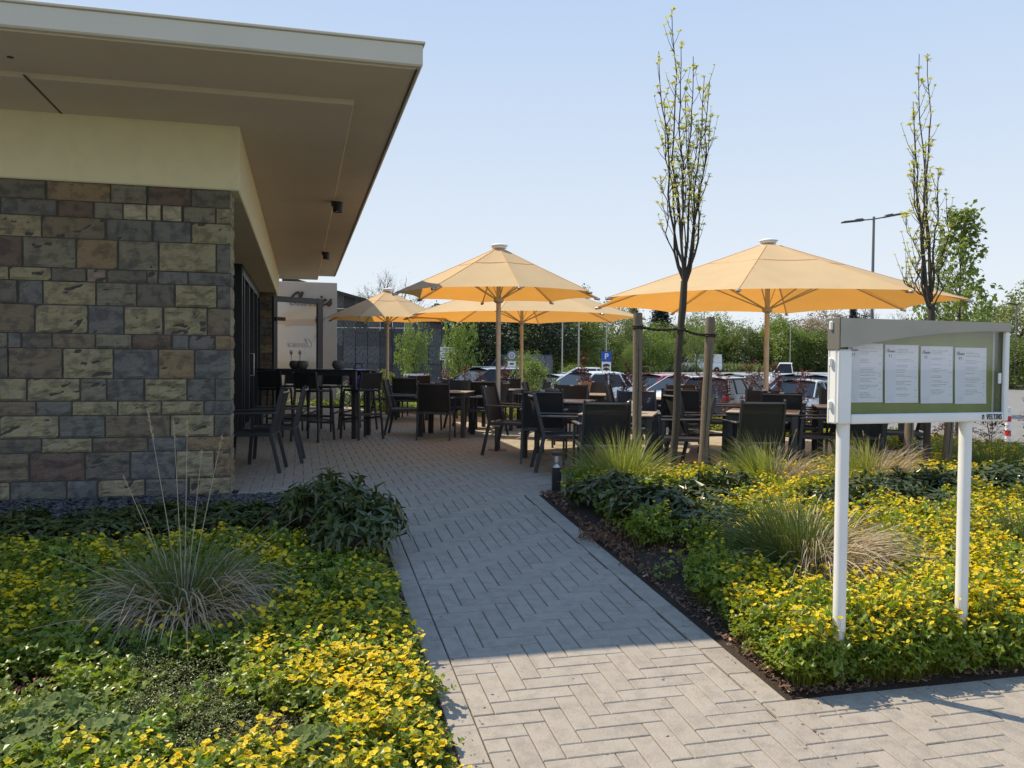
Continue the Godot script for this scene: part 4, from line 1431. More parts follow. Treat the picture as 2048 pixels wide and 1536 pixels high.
# ------------------------------------------------------------------ lamps and traffic signs
func text(s: String, size: float, depth: float, m: Material, parent: Node, at: Vector3, turn := 0.0, scl := Vector3.ONE, bold := false) -> MeshInstance3D:
	var tm := TextMesh.new()
	var f := SystemFont.new()
	f.font_names = PackedStringArray(["Droid Sans"])
	if bold:
		f.font_weight = 700
	tm.font = f
	tm.text = s
	tm.font_size = 64
	tm.pixel_size = size / 64.0
	tm.depth = depth
	var o := obj("lettering", tm, m, parent)
	o.position = at
	o.rotation.y = turn
	o.scale = scl
	return o

func street_furniture() -> void:
	# double headed street lamp
	var g := ground_y(23.4, -30.4)
	var t := thing("street_lamp", "tall grey street lamp with two flat heads on spread arms", "street lamp", Vector3(23.43, g, -30.35), -0.25)
	var mb := MB.new()
	mb.rod(Vector3.ZERO, Vector3(0, 8.2, 0), 0.085, 0.05, 12)
	M.steel_dark = mat(0.16, 0.165, 0.17, 0.45, 0.4)
	obj("pole", mb, M.steel_dark, t)
	for s in [-1.0, 1.0]:
		var tip := Vector3(s * 1.35, 8.25 if s > 0 else 7.95, 0.0) + Vector3(0, 0.12 if s > 0 else 0.0, 0)
		var arm := MB.new()
		arm.rod(Vector3(0, 8.1, 0), Vector3(s * 0.5, lerpf(8.1, tip.y, 0.35), 0), 0.028, 0.028, 8)
		var ar := obj("arm", arm, M.steel_dark, t)
		var hd := MB.new()
		var a := Vector3(s * 0.42, lerpf(8.1, tip.y, 0.32), 0)
		hd.bar(a, tip, 0.30, 0.07, Vector3.UP, 0.03)
		hd.bar(a.lerp(tip, 0.05) + Vector3(0, 0.05, 0), a.lerp(tip, 0.4) + Vector3(0, 0.05, 0), 0.18, 0.06, Vector3.UP, 0.025)
		obj("lamp_head", hd, M.frame, ar)
	# plain masts of the car park
	var masts := [[17.71, -55.43, 4.6, "first slim grey lamp mast before the dark trees, counted from the left"], [19.48, -57.06, 5.0, "thicker grey lamp mast right of the fresh green tree"], [22.84, -60.34, 5.0, "slim lamp mast directly right of the parking sign"], [54.35, -84.36, 6.2, "slim lamp mast right of the right parasol's pole"]]
	for e in masts:
		var k := thing("lamp_mast", e[3], "lamp mast", at_ground(e[0], e[1]), 0.3, "slim lamp masts in the car park")
		var p := MB.new()
		p.rod(Vector3.ZERO, Vector3(0, e[2], 0), 0.09 if e[1] == -57.06 else 0.055, 0.045, 8)
		obj("pole", p, M.steel, k)
		var hd := MB.new()
		hd.bar(Vector3(0, e[2], 0), Vector3(0.9, e[2] + 0.1, 0), 0.25, 0.08, Vector3.UP, 0.02)
		obj("lamp_head", hd, M.frame, k)
	var k := thing("street_lamp", "single headed street lamp at the right edge before the pale willow", "street lamp", at_ground(50.2, -49.3), 0.0)
	var p := MB.new()
	p.rod(Vector3.ZERO, Vector3(0, 6.1, 0), 0.07, 0.05, 8)
	obj("pole", p, M.steel_dark, k)
	var hd2 := MB.new()
	hd2.bar(Vector3(0.1, 6.1, 0), Vector3(-0.75, 6.2, 0), 0.24, 0.09, Vector3.UP, 0.02)
	obj("lamp_head", hd2, M.frame, k)
	# parking sign
	var s := thing("parking_sign", "blue square parking sign with a white plate below it on a grey pole", "traffic sign", at_ground(18.56, -48.98), -0.30)
	var sp := MB.new()
	sp.rod(Vector3.ZERO, Vector3(0, 2.6, -0.04), 0.035, 0.035, 8)
	obj("pole", sp, M.steel, s)
	var pl := MB.new()
	pl.cube(Vector3(0, 2.28, 0), Vector3(0.62, 0.62, 0.03), 0.01)
	var plate := obj("sign_plate", pl, mat(0.015, 0.09, 0.42, 0.4), s)
	text("P", 0.5, 0.012, M.white, plate, Vector3(0, 2.285, 0.018), 0.0, Vector3.ONE, true)
	var pb := MB.new()
	pb.cube(Vector3(0, 1.64, 0), Vector3(0.58, 0.60, 0.025), 0.01)
	var sub := obj("lower_plate", pb, M.white, s)
	var ic := MB.new()
	ic.cube(Vector3(0, 1.72, 0.016), Vector3(0.42, 0.09, 0.008)); ic.cube(Vector3(0, 1.78, 0.016), Vector3(0.26, 0.06, 0.008))
	ic.cube(Vector3(0, 1.47, 0.016), Vector3(0.42, 0.09, 0.008)); ic.cube(Vector3(0, 1.53, 0.016), Vector3(0.26, 0.06, 0.008))
	obj("car_symbol", ic, M.black, sub)
	# round sign
	var q := thing("round_traffic_sign", "round grey traffic sign with a small white plate on a thin pole", "traffic sign", at_ground(11.82, -46.56), -0.25)
	var qp := MB.new()
	qp.rod(Vector3.ZERO, Vector3(0, 2.5, -0.04), 0.03, 0.03, 8)
	obj("pole", qp, M.steel, q)
	var disc := MB.new()
	disc.lathe([Vector2(0.0, 0.012), Vector2(0.30, 0.012), Vector2(0.30, -0.012)], Vector3(0, 2.28, 0), 28, Basis(Vector3.RIGHT, PI / 2))
	var dp := obj("sign_disc", disc, mat(0.16, 0.16, 0.17, 0.5), q)
	var ring := MB.new()
	ring.lathe([Vector2(0.0, 0.016), Vector2(0.20, 0.016), Vector2(0.20, 0.0)], Vector3(0, 2.28, 0), 28, Basis(Vector3.RIGHT, PI / 2))
	obj("sign_centre", ring, mat(0.6, 0.6, 0.6, 0.5), dp)
	var rin := MB.new()
	rin.lathe([Vector2(0.07, 0.020), Vector2(0.12, 0.020)], Vector3(0, 2.28, 0), 24, Basis(Vector3.RIGHT, PI / 2))
	obj("sign_ring", rin, mat(0.16, 0.16, 0.17, 0.5), dp)
	var lp := MB.new()
	lp.cube(Vector3(0, 1.68, 0), Vector3(0.46, 0.52, 0.025), 0.01)
	var low := obj("lower_plate", lp, M.white, q)
	var bars := MB.new()
	bars.cube(Vector3(0, 1.80, 0.016), Vector3(0.22, 0.10, 0.006)); bars.cube(Vector3(0, 1.60, 0.016), Vector3(0.32, 0.04, 0.006)); bars.cube(Vector3(0, 1.52, 0.016), Vector3(0.26, 0.04, 0.006))
	obj("sign_print", bars, M.frame, low)
	# direction boards
	var d := thing("direction_sign", "post with three stacked white direction boards between two young trees", "sign", at_ground(6.05, -35.65), -0.15)
	var dpole := MB.new()
	dpole.rod(Vector3.ZERO, Vector3(0, 2.65, -0.04), 0.035, 0.035, 8)
	obj("pole", dpole, M.steel, d)
	for i in 3:
		var bd := MB.new()
		bd.cube(Vector3(0.12, 2.47 - i * 0.2, 0), Vector3(0.66, 0.165, 0.02), 0.005)
		var o := obj("direction_board", bd, M.white, d)
		var w := MB.new()
		for c in 5:
			w.cube(Vector3(-0.08 + c * 0.1, 2.47 - i * 0.2, 0.012), Vector3(0.07 if (c + i) % 3 else 0.04, 0.05, 0.004))
		obj("board_print", w, M.frame, o)
	# white tree guards
	for e in [[4.75, -35.2, "white tree guard rail left of the direction sign"], [6.9, -33.2, "pale wooden tree guard rail right of the direction sign"], [21.5, -60.5, "wooden tree guard frame in the middle of the car park"], [28.8, -66.5, "wooden tree guard frame right of the parking sign"]]:
		var tg := thing("tree_guard", e[2], "tree guard", at_ground(e[0], e[1]), 0.2, "tree guards in the car park")
		for sx in [-0.5, 0.5]:
			var lg := MB.new()
			lg.rod(Vector3(sx, 0, 0), Vector3(sx, 1.35, 0), 0.05, 0.05, 8)
			obj("post", lg, M.wood, tg)
		var top := MB.new()
		top.bar(Vector3(-0.55, 1.35, 0), Vector3(0.55, 1.35, 0), 0.06, 0.09)
		obj("rail", top, M.white if e[0] == 4.75 else M.wood, tg)
	# pale box cabinet
	var cab := thing("utility_cabinet", "pale grey utility cabinet behind the white hatchback", "cabinet", at_ground(18.2, -55.0), -0.4)
	var cb := MB.new()
	cb.cube(Vector3(0, 0.55, 0), Vector3(1.0, 1.1, 0.4), 0.02)
	obj("housing", cb, M.steel, cab)
	var ct := MB.new()
	ct.cube(Vector3(0, 1.125, 0), Vector3(1.1, 0.05, 0.5), 0.015)
	obj("lid", ct, M.white, cab)
	# red and white marker post
	var mk := thing("marker_post", "white marker post with two red bands at the right edge of the car park", "post", Vector3(12.4, -0.12, -12.3))
	var mp := MB.new()
	mp.rod(Vector3.ZERO, Vector3(0, 0.62, 0), 0.05, 0.05, 14)
	obj("post", mp, M.white, mk)
	for y in [0.10, 0.36]:
		var rb := MB.new()
		rb.lathe([Vector2(0.052, y), Vector2(0.052, y + 0.10)], Vector3.ZERO, 14)
		obj("red_band", rb, mat(0.5, 0.015, 0.02, 0.4), mk)
	# brick house with pale canopy far right
	var hs := thing("brick_building", "low red brick building with a pale flat canopy at the right edge", "building", Vector3(58.0, -0.2, -46.0), -0.7)
	var hb := MB.new()
	hb.cube(Vector3(0, 1.2, 0), Vector3(9.0, 2.4, 5.0))
	obj("wall", hb, rough_mat(mat(0.42, 0.16, 0.07, 0.9), noise_tex(0.1, 3, 0.7, 1.2, 90, 256), 1.0), hs)
	var hr := MB.new()
	hr.cube(Vector3(-0.5, 2.5, 0.4), Vector3(10.5, 0.2, 6.4), 0.03)
	obj("roof", hr, M.steel, hs)
	var hw := MB.new()
	hw.cube(Vector3(-3.0, 1.1, 2.51), Vector3(2.2, 2.2, 0.04))
	obj("window", hw, M.dark_glass, hs)

# ------------------------------------------------------------------ parasols
func parasol(R: float, top: float, eave: float, sd: int) -> Node3D:
	var t := thing("parasol", "parasol", "parasol", Vector3.ZERO, 0.0, "cream parasols over the terrace")
	var pole := MB.new()
	pole.rod(Vector3(0, 0.02, 0), Vector3(0, top - 0.06, 0), 0.034 if R < 2.0 else 0.036, -1.0, 16)
	obj("pole", pole, M.pole, t)
	var foot := MB.new()
	foot.lathe([Vector2(0.13, 0.0), Vector2(0.13, 0.012), Vector2(0.041, 0.016), Vector2(0.041, 0.32), Vector2(0.036, 0.33)], Vector3.ZERO, 18)
	obj("pole_sleeve", foot, M.pole_foot, t)
	# canopy: eight panels that sag a little between the ribs
	var r := rng(sd)
	var mb := MB.new()
	var nu := 10
	var nv := 8
	for k in 8:
		var a0 := TAU * k / 8.0
		var a1 := TAU * (k + 1) / 8.0
		var c0 := Vector3(sin(a0), 0, cos(a0))
		var c1 := Vector3(sin(a1), 0, cos(a1))
		var sag := 0.035 + r.randf() * 0.012
		var rows := []
		for i in nu + 1:
			var f := lerpf(0.055, 1.0, float(i) / nu)
			var row := PackedVector3Array()
			for j in nv + 1:
				var g := float(j) / nv
				var bow := 4.0 * g * (1.0 - g)
				var p := c0.lerp(c1, g) * R * f * (1.0 - 0.045 * bow * f)
				var y := lerpf(top, eave, pow(f, 0.97)) - bow * sag * R * 0.5 * f * (1.15 - f) + bow * f * f * 0.012 * R
				row.append(Vector3(p.x, y + sin(f * 9.0 + k * 2.0) * bow * 0.004, p.z))
			rows.append(row)
		mb.grid(rows)
	obj("canopy", mb, M.canvas, t)
	var seam := MB.new()
	for k in 8:
		var a0 := TAU * k / 8.0
		var c0 := Vector3(sin(a0), 0, cos(a0))
		var p := PackedVector3Array()
		var rr := PackedFloat32Array()
		for i in 9:
			var f := lerpf(0.06, 1.0, i / 8.0)
			p.append(c0 * R * f + Vector3(0, lerpf(top, eave, pow(f, 0.97)) + 0.001, 0))
			rr.append(0.006)
		seam.tube(p, rr, 4)
	for k in 8:
		var a0 := TAU * k / 8.0
		var a1 := TAU * (k + 1) / 8.0
		var q := PackedVector3Array()
		var rr := PackedFloat32Array()
		for j in 9:
			var g := j / 8.0
			var bow := 4.0 * g * (1.0 - g)
			var f := 0.40
			var p := Vector3(sin(a0), 0, cos(a0)).lerp(Vector3(sin(a1), 0, cos(a1)), g) * R * f * (1.0 - 0.045 * bow * f)
			q.append(Vector3(p.x, lerpf(top, eave, pow(f, 0.97)) - bow * 0.041 * R * 0.5 * f * 0.75 + bow * f * f * 0.012 * R + 0.002, p.z))
			rr.append(0.004)
		seam.tube(q, rr, 4)
	obj("seam", seam, M.canvas, t)
	for k in 8:
		var a0 := TAU * k / 8.0
		var c0 := Vector3(sin(a0), 0, cos(a0))
		var rb := MB.new()
		rb.bar(c0 * 0.08 + Vector3(0, top - 0.10, 0), c0 * R * 0.985 + Vector3(0, eave - 0.012, 0), 0.013, 0.022)
		var rib := obj("rib", rb, M.pole, t)
		var st := MB.new()
		st.bar(c0 * 0.05 + Vector3(0, eave - 0.02 - 0.02 * R, 0), c0 * R * 0.47 + Vector3(0, lerpf(top, eave, 0.47) - 0.045, 0), 0.012, 0.020)
		obj("strut", st, M.pole, rib)
		var cap := MB.new()
		cap.bar(c0 * (R * 0.985 - 0.03) + Vector3(0, eave - 0.010, 0), c0 * (R + 0.035) + Vector3(0, eave - 0.024, 0), 0.045, 0.035, Vector3.UP, 0.01)
		obj("end_cap", cap, M.steel, rib)
	var hub := MB.new()
	hub.lathe([Vector2(0.045, -0.06), Vector2(0.07, -0.04), Vector2(0.075, 0.01), Vector2(0.045, 0.02)], Vector3(0, eave - 0.02 - 0.02 * R, 0), 16)
	obj("hub", hub, M.pole, t)
	var cp := MB.new()
	var cr := 0.125 if R < 2.0 else 0.135
	cp.lathe([Vector2(0.05, -0.02), Vector2(cr * 0.85, 0.0), Vector2(cr * 0.8, 0.03), Vector2(cr, 0.030), Vector2(cr * 0.97, 0.040), Vector2(cr * 0.55, 0.062), Vector2(0.0, 0.070)], Vector3(0, top - 0.02, 0), 22)
	obj("top_cap", cp, M.white, t)
	return t

func set_parasols() -> void:
	var a := parasol(1.45, 2.86, 2.18, 1)
	a.position = Vector3(2.69, 0, -11.38); a.rotation.y = deg_to_rad(11.0 - 14.0)
	a.set_meta("label", "front small parasol whose pole stands in front of all the chairs")
	dup(a, "far left small parasol half in the roof's shadow before the barn", Vector3(1.92, 0, -19.2), 0.28)
	var c := parasol(2.55, 3.02, 2.14, 2)
	c.position = Vector3(6.46, -0.03, -10.62); c.rotation.y = deg_to_rad(22.5 - 16.0)
	c.set_meta("label", "large parasol on the right, widest of all, above the menu board")
	dup(c, "large parasol behind the front small one, its top hidden", Vector3(4.50, 0.02, -16.9), deg_to_rad(-24.0))

# ------------------------------------------------------------------ chairs and tables
func armchair(brown: bool, plate: bool) -> Node3D:
	# origin on the ground under the seat; looks towards -z
	var t := thing("armchair", "armchair", "chair", Vector3.ZERO, 0.0, "dark mesh armchairs on the terrace")
	var sl: Material = M.sling_brown if brown else M.sling
	for s in [-1.0, 1.0]:
		var lg := MB.new()
		lg.bar(Vector3(s * 0.262, 0.0, 0.325), Vector3(s * 0.258, 0.44, 0.225), 0.026, 0.042, Vector3.BACK)
		obj("leg", lg, M.frame, t)
		var lf := MB.new()
		lf.bar(Vector3(s * 0.272, 0.0, -0.285), Vector3(s * 0.272, 0.645, -0.235), 0.026, 0.042, Vector3.BACK)
		obj("leg", lf, M.frame, t)
		var up := MB.new()
		up.bar(Vector3(s * 0.250, 0.43, 0.225), Vector3(s * 0.238, 0.925, 0.345), 0.024, 0.042, Vector3.BACK)
		obj("back_post", up, M.frame, t)
		var ar := MB.new()
		ar.bar(Vector3(s * 0.275, 0.655, -0.275), Vector3(s * 0.272, 0.665, 0.285), 0.05, 0.022, Vector3.UP, 0.007)
		obj("armrest", ar, M.frame_light, t)
		var sr := MB.new()
		sr.bar(Vector3(s * 0.250, 0.425, -0.25), Vector3(s * 0.250, 0.425, 0.235), 0.024, 0.040)
		obj("side_rail", sr, M.frame, t)
	var fr := MB.new()
	fr.bar(Vector3(-0.25, 0.42, -0.255), Vector3(0.25, 0.42, -0.255), 0.03, 0.03)
	fr.bar(Vector3(-0.25, 0.42, 0.235), Vector3(0.25, 0.42, 0.235), 0.03, 0.03)
	obj("cross_rail", fr, M.frame, t)
	var seat := MB.new()
	var rows := []
	var under := []
	for i in 6:
		var f := i / 5.0
		var row := PackedVector3Array()
		var row2 := PackedVector3Array()
		for j in 5:
			var g := j / 4.0
			var y := 0.446 - 0.018 * 4.0 * g * (1.0 - g) - 0.012 * sin(f * PI)
			row.append(Vector3(lerpf(-0.248, 0.248, g), y, lerpf(-0.265, 0.24, f)))
			row2.append(row[j] - Vector3(0, 0.008, 0))
		rows.append(row); under.append(row2)
	seat.grid(rows); seat.grid(under, true, Vector3.DOWN)
	obj("seat", seat, sl, t)
	var back := MB.new()
	rows = []; under = []
	for i in 7:
		var f := i / 6.0
		var row := PackedVector3Array()
		var row2 := PackedVector3Array()
		for j in 5:
			var g := j / 4.0
			var z := lerpf(0.236, 0.338, f) + 0.028 * 4.0 * g * (1.0 - g)
			row.append(Vector3(lerpf(-0.237, 0.237, g) * lerpf(1.02, 0.97, f), lerpf(0.45, 0.905, f), z))
			row2.append(row[j] + Vector3(0, 0, 0.008))
		rows.append(row); under.append(row2)
	back.grid(rows, true, Vector3.FORWARD); back.grid(under, true, Vector3.BACK)
	obj("backrest", back, sl, t)
	var tr := MB.new()
	tr.tube(PackedVector3Array([Vector3(-0.235, 0.885, 0.345), Vector3(-0.12, 0.885, 0.369), Vector3(0, 0.885, 0.378), Vector3(0.12, 0.885, 0.369), Vector3(0.235, 0.885, 0.345)]), PackedFloat32Array([0.013, 0.013, 0.013, 0.013, 0.013]), 8)
	obj("top_rail", tr, M.frame_light, t)
	if plate:
		var pl := MB.new()
		pl.box(Transform3D(Basis(Vector3.RIGHT, 0.24), Vector3(0.0, 0.905, 0.381)), Vector3(0.055, 0.028, 0.006), 0.002)
		obj("label_plate", pl, M.steel_bright, t)
	return t

func table_set(name: String, at: Vector3, turn: float, seats: Array) -> void:
	# name: how the table is told apart; seats: [side, offset across, offset out, extra turn, brown]
	at.y = ground_y(at.x, at.z)
	if table0 == null:
		table0 = thing("terrace_table", "", "table", at, turn, "square terrace tables")
		var top := MB.new()
		top.cube(Vector3(0, 0.732, 0), Vector3(0.82, 0.016, 0.82), 0.003)
		var tp := obj("table_top", top, M.table_top, table0)
		var ed := MB.new()
		ed.cube(Vector3(0, 0.716, 0), Vector3(0.81, 0.014, 0.81))
		obj("top_edge", ed, M.black, tp)
		for sx in [-1.0, 1.0]:
			for sz in [-1.0, 1.0]:
				var lg := MB.new()
				lg.cube(Vector3(sx * 0.365, 0.354, sz * 0.365), Vector3(0.065, 0.708, 0.065), 0.004)
				obj("leg", lg, M.frame, table0)
			var ap := MB.new()
			ap.cube(Vector3(sx * 0.365, 0.675, 0), Vector3(0.03, 0.066, 0.664))
			ap.cube(Vector3(0, 0.672, sx * 0.365), Vector3(0.664, 0.062, 0.03))
			obj("apron", ap, M.frame, table0)
		table0.set_meta("label", "square wooden topped terrace table " + name)
	else:
		dup(table0, "square wooden topped terrace table " + name, at, turn)
	var names := {"n": "near side", "f": "far side", "l": "left side", "r": "right side"}
	for s in seats:
		var dir: Vector3 = {"n": Vector3(0, 0, 1), "f": Vector3(0, 0, -1), "l": Vector3(-1, 0, 0), "r": Vector3(1, 0, 0)}[s[0]]
		var side: Vector3 = Vector3(0, 1, 0).cross(dir)
		var p: Vector3 = at + Basis(Vector3.UP, turn) * (dir * (0.62 + s[2]) + side * s[1])
		p.y = ground_y(p.x, p.z)
		var label := "armchair on the %s of the table %s" % [names[s[0]], name]
		# the chair looks at the table: its -z along -dir
		chair(label, p, turn + atan2(dir.x, dir.z) + s[3], s[4] if s.size() > 4 else 0)

var table0: Node3D = null
var chairs := []

func chair(label: String, at: Vector3, turn: float, kind := 0) -> void:
	while chairs.size() <= kind:
		chairs.append(null)
	if chairs[kind] == null:
		var c := armchair(kind == 1, kind != 2)
		c.position = at; c.rotation.y = turn
		c.set_meta("label", label)
		chairs[kind] = c
	else:
		dup(chairs[kind], label, at, turn)

func bar_stool() -> Node3D:
	var t := thing("bar_stool", "bar stool", "bar stool", Vector3.ZERO, 0.0, "black bar stools round the high table")
	for sx in [-1.0, 1.0]:
		for sz in [-1.0, 1.0]:
			var lg := MB.new()
			lg.bar(Vector3(sx * 0.235, 0, sz * 0.235 + (0.02 if sz > 0 else 0.0)), Vector3(sx * 0.20, 0.76, sz * 0.195), 0.028, 0.036, Vector3.BACK)
			obj("leg", lg, M.frame, t)
		var rl := MB.new()
		rl.bar(Vector3(sx * 0.222, 0.30, -0.22), Vector3(sx * 0.222, 0.36, 0.22), 0.022, 0.034)
		obj("side_rail", rl, M.frame, t)
		var bp := MB.new()
		bp.bar(Vector3(sx * 0.195, 0.76, 0.2), Vector3(sx * 0.195, 1.06, 0.265), 0.022, 0.036, Vector3.BACK)
		obj("back_post", bp, M.frame, t)
	var ft := MB.new()
	ft.bar(Vector3(-0.225, 0.27, -0.225), Vector3(0.225, 0.27, -0.225), 0.03, 0.036)
	obj("foot_rail", ft, M.frame_light, t)
	var fb := MB.new()
	fb.bar(Vector3(-0.225, 0.40, 0.225), Vector3(0.225, 0.40, 0.225), 0.025, 0.034)
	obj("cross_rail", fb, M.frame, t)
	var st := MB.new()
	st.cube(Vector3(0, 0.772, 0), Vector3(0.43, 0.03, 0.43), 0.012)
	obj("seat", st, M.sling, t)
	var bk := MB.new()
	bk.box(Transform3D(Basis(Vector3.RIGHT, 0.21), Vector3(0, 0.93, 0.245)), Vector3(0.385, 0.25, 0.014), 0.005)
	obj("backrest", bk, M.sling, t)
	return t

func set_furniture() -> void:
	M.frame_light = rough_mat(mat(0.115, 0.113, 0.110, 0.34, 0.3), noise_tex(0.02, 4, 0.85, 1.15, 29, 256), 0.4)
	M.steel_bright = mat(0.65, 0.65, 0.65, 0.35, 0.4)
	var y := -0.50
	# chairs by the recess of the facade
	chair("armchair by the stone pillar, nearer the wall corner, facing the building", Vector3(-0.52, 0, -9.75), 1.45, 0)
	chair("armchair beside the first one along the facade, facing the building", Vector3(-0.30, 0, -10.55), 1.52, 0)
	# the two front tables by the bed
	table_set("behind the left stake with yellow menu and white vase", Vector3(3.52, 0, -8.86), y, [])
	chair("big dark armchair with back to the path behind the bright green grass tuft", at_ground(3.15, -8.42), -0.20, 2)
	chair("dark armchair right of the bollard light, seen from its side", at_ground(2.95, -9.25), -1.75, 2)
	chair("dark armchair between the two stakes facing left", at_ground(4.36, -8.95), 1.18, 0)
	chair("armchair with half sunlit back beyond the table with the yellow menu", at_ground(4.05, -9.62), 2.75, 0)
	table_set("with a glass ashtray left of the menu board", Vector3(5.42, 0, -8.95), y - 0.1, [])
	chair("dark armchair with see-through back beside the brown ornamental grass", at_ground(5.02, -8.50), -0.22, 2)
	chair("dark armchair with pale armrest right of the second stake", at_ground(4.74, -9.36), -1.6, 2)
	chair("dark armchair beneath the left edge of the menu board", at_ground(6.18, -8.98), 1.2, 0)
	chair("broad dark chair back just left of the menu board", at_ground(5.95, -9.75), 2.7, 0)
	# the rest of the terrace
	table_set("with the grey vase between two poles", Vector3(3.32, 0, -10.55), y, [["n", -0.05, 0.02, 0.15, 0], ["l", 0.05, 0.0, -0.1, 0], ["r", 0.0, 0.05, 0.1, 0], ["f", 0.0, 0.0, 0.0, 1]])
	table_set("left of the front parasol pole", Vector3(2.36, 0, -13.75), y + 0.1, [["n", -0.02, 0.0, 0.1, 0], ["l", 0.0, 0.08, 0.15, 1], ["r", 0.0, 0.05, -0.1, 0], ["f", 0.05, 0.02, 0.0, 1]])
	table_set("with the potted beech seedling", Vector3(4.40, 0, -12.65), y, [["n", 0.0, 0.05, 0.0, 0], ["l", 0.0, 0.0, 0.1, 0], ["r", 0.0, 0.0, 0.0, 1], ["f", 0.0, 0.0, 0.0, 1]])
	table_set("behind the right tree stake", Vector3(5.30, 0, -10.95), y, [["n", 0.02, 0.0, 0.05, 0], ["l", 0.0, 0.1, 0.0, 0], ["r", 0.0, 0.0, 0.0, 0], ["f", 0.0, 0.0, 0.1, 1]])
	table_set("by the bright leafy shrub", Vector3(3.52, 0, -14.95), y, [["n", 0.0, 0.0, 0.05, 0], ["l", 0.0, 0.0, 0.0, 0], ["r", 0.0, 0.0, 0.0, 1], ["f", 0.0, 0.0, 0.1, 1]])
	table_set("below the far left parasol", Vector3(2.30, 0, -17.7), y + 0.2, [["n", 0.0, 0.0, 0.0, 0], ["l", 0.0, 0.0, 0.1, 0], ["r", 0.0, 0.0, 0.0, 0], ["f", 0.0, 0.0, 0.0, 1]])
	table_set("under the large right parasol", Vector3(6.35, 0, -10.25), y, [["n", 0.05, 0.02, 0.0, 0], ["l", 0.0, 0.05, 0.0, 0], ["r", 0.0, 0.0, 0.0, 0]])
	table_set("beneath the menu board's middle", Vector3(6.95, 0, -9.45), y, [["n", 0.0, 0.05, 0.1, 0], ["l", 0.0, 0.0, 0.0, 0], ["r", 0.0, 0.05, 0.0, 0], ["f", 0.0, 0.0, 0.0, 0]])
	# high table with bar stools
	var t := thing("bar_table", "long black high table with thin dark top near the glass door", "table", Vector3(0.22, 0, -14.0), -0.42)
	var tp := MB.new()
	tp.cube(Vector3(0, 1.09, 0), Vector3(1.75, 0.018, 0.78), 0.004)
	obj("table_top", tp, M.anthracite, t)
	for sx in [-1.0, 1.0]:
		for sz in [-1.0, 1.0]:
			var lg := MB.new()
			lg.cube(Vector3(sx * 0.80, 0.54, sz * 0.33), Vector3(0.07, 1.08, 0.07), 0.004)
			obj("leg", lg, M.frame, t)
	var ap := MB.new()
	for sz in [-1.0, 1.0]:
		ap.cube(Vector3(0, 1.035, sz * 0.33), Vector3(1.53, 0.07, 0.03))
	obj("apron", ap, M.frame, t)
	var s0 := bar_stool()
	var stools := [
		["bar stool in the middle of the near side, seen from behind", 0.18, -13.15, -0.55],
		["bar stool at the right end of the near side, facing left", 0.93, -13.35, 0.55],
		["leftmost bar stool on the near side beside the stone pier", -0.42, -14.05, -0.35],
		["bar stool beyond the middle of the high table", 0.42, -15.0, 2.6],
		["bar stool with the blue bag beyond the right end of the table", 0.98, -15.1, 2.2],
		["bar stool beyond the left end of the high table", -0.15, -15.4, 2.9]]
	for i in stools.size():
		var e: Array = stools[i]
		if i == 0:
			s0.position = Vector3(e[1], 0, e[2]); s0.rotation.y = e[3]; s0.set_meta("label", e[0])
		else:
			dup(s0, e[0], Vector3(e[1], 0, e[2]), e[3])
	# things on the tables
	var bag := thing("patterned_bag", "blue purple patterned bag standing on a far bar stool", "bag", Vector3(1.0, 0.79, -15.1), 0.3)
	var bg := MB.new()
	bg.lathe([Vector2(0.02, 0.0), Vector2(0.17, 0.01), Vector2(0.18, 0.12), Vector2(0.16, 0.26), Vector2(0.09, 0.31), Vector2(0.0, 0.31)], Vector3.ZERO, 12, Basis.from_scale(Vector3(1.0, 1.0, 0.6)))
	obj("bag_body", bg, rough_mat(mat(0.10, 0.06, 0.32, 0.8), noise_tex(0.08, 2, 0.2, 2.2, 51, 128), 0.3), bag)
	var bh := MB.new()
	bh.tube(PackedVector3Array([Vector3(-0.08, 0.30, 0), Vector3(-0.05, 0.40, 0), Vector3(0.05, 0.40, 0), Vector3(0.08, 0.30, 0)]), PackedFloat32Array([0.012, 0.012, 0.012, 0.012]), 6)
	obj("handle", bh, M.black, bag)
	var pot := [Vector2(0.0, 0.0), Vector2(0.055, 0.0), Vector2(0.085, 0.03), Vector2(0.098, 0.075), Vector2(0.085, 0.12), Vector2(0.062, 0.14), Vector2(0.055, 0.138), Vector2(0.075, 0.11), Vector2(0.06, 0.05), Vector2(0.0, 0.03)]
	var vase := [
		["white round vase on the table with the yellow menu", Vector3(3.66, 0.74, -8.78), 1.0, M.white],
		["grey round vase on the table between the parasol poles", Vector3(3.22, 0.74, -10.5), 1.15, M.stoneware],
		["cream round vase on the table behind the right stake", Vector3(5.42, 0.74, -10.95), 1.0, M.stoneware],
		["cream round pot on the table by the leafy shrub", Vector3(3.60, 0.74, -14.9), 1.1, M.stoneware],
		["left one of the pair of grey bowls on the high table", Vector3(-0.10, 1.10, -14.0), 0.95, M.stoneware],
		["right one of the pair of grey bowls on the high table", Vector3(0.02, 1.10, -13.75), 0.95, M.stoneware],
		["single grey bowl near the right end of the high table", Vector3(0.58, 1.10, -13.85), 1.0, M.stoneware]]
	for e in vase:
		var p: Vector3 = e[1]
		p.y += ground_y(p.x, p.z)
		var o := thing("table_vase" if e[1].y < 1.0 else "stoneware_bowl", e[0], "vase" if e[1].y < 1.0 else "bowl", p, 0.0, "vases and bowls on the tables")
		var mb := MB.new()
		mb.lathe(pot, Vector3.ZERO, 18, Basis.from_scale(Vector3.ONE * e[2]))
		obj("body", mb, e[3], o)
	var menus := [["yellow folded menu lying on the table behind the left stake", Vector3(3.42, 0.741, -8.92), 0.3], ["yellow menu card on the table left of the front parasol pole", Vector3(2.42, 0.741, -13.7), -0.4]]
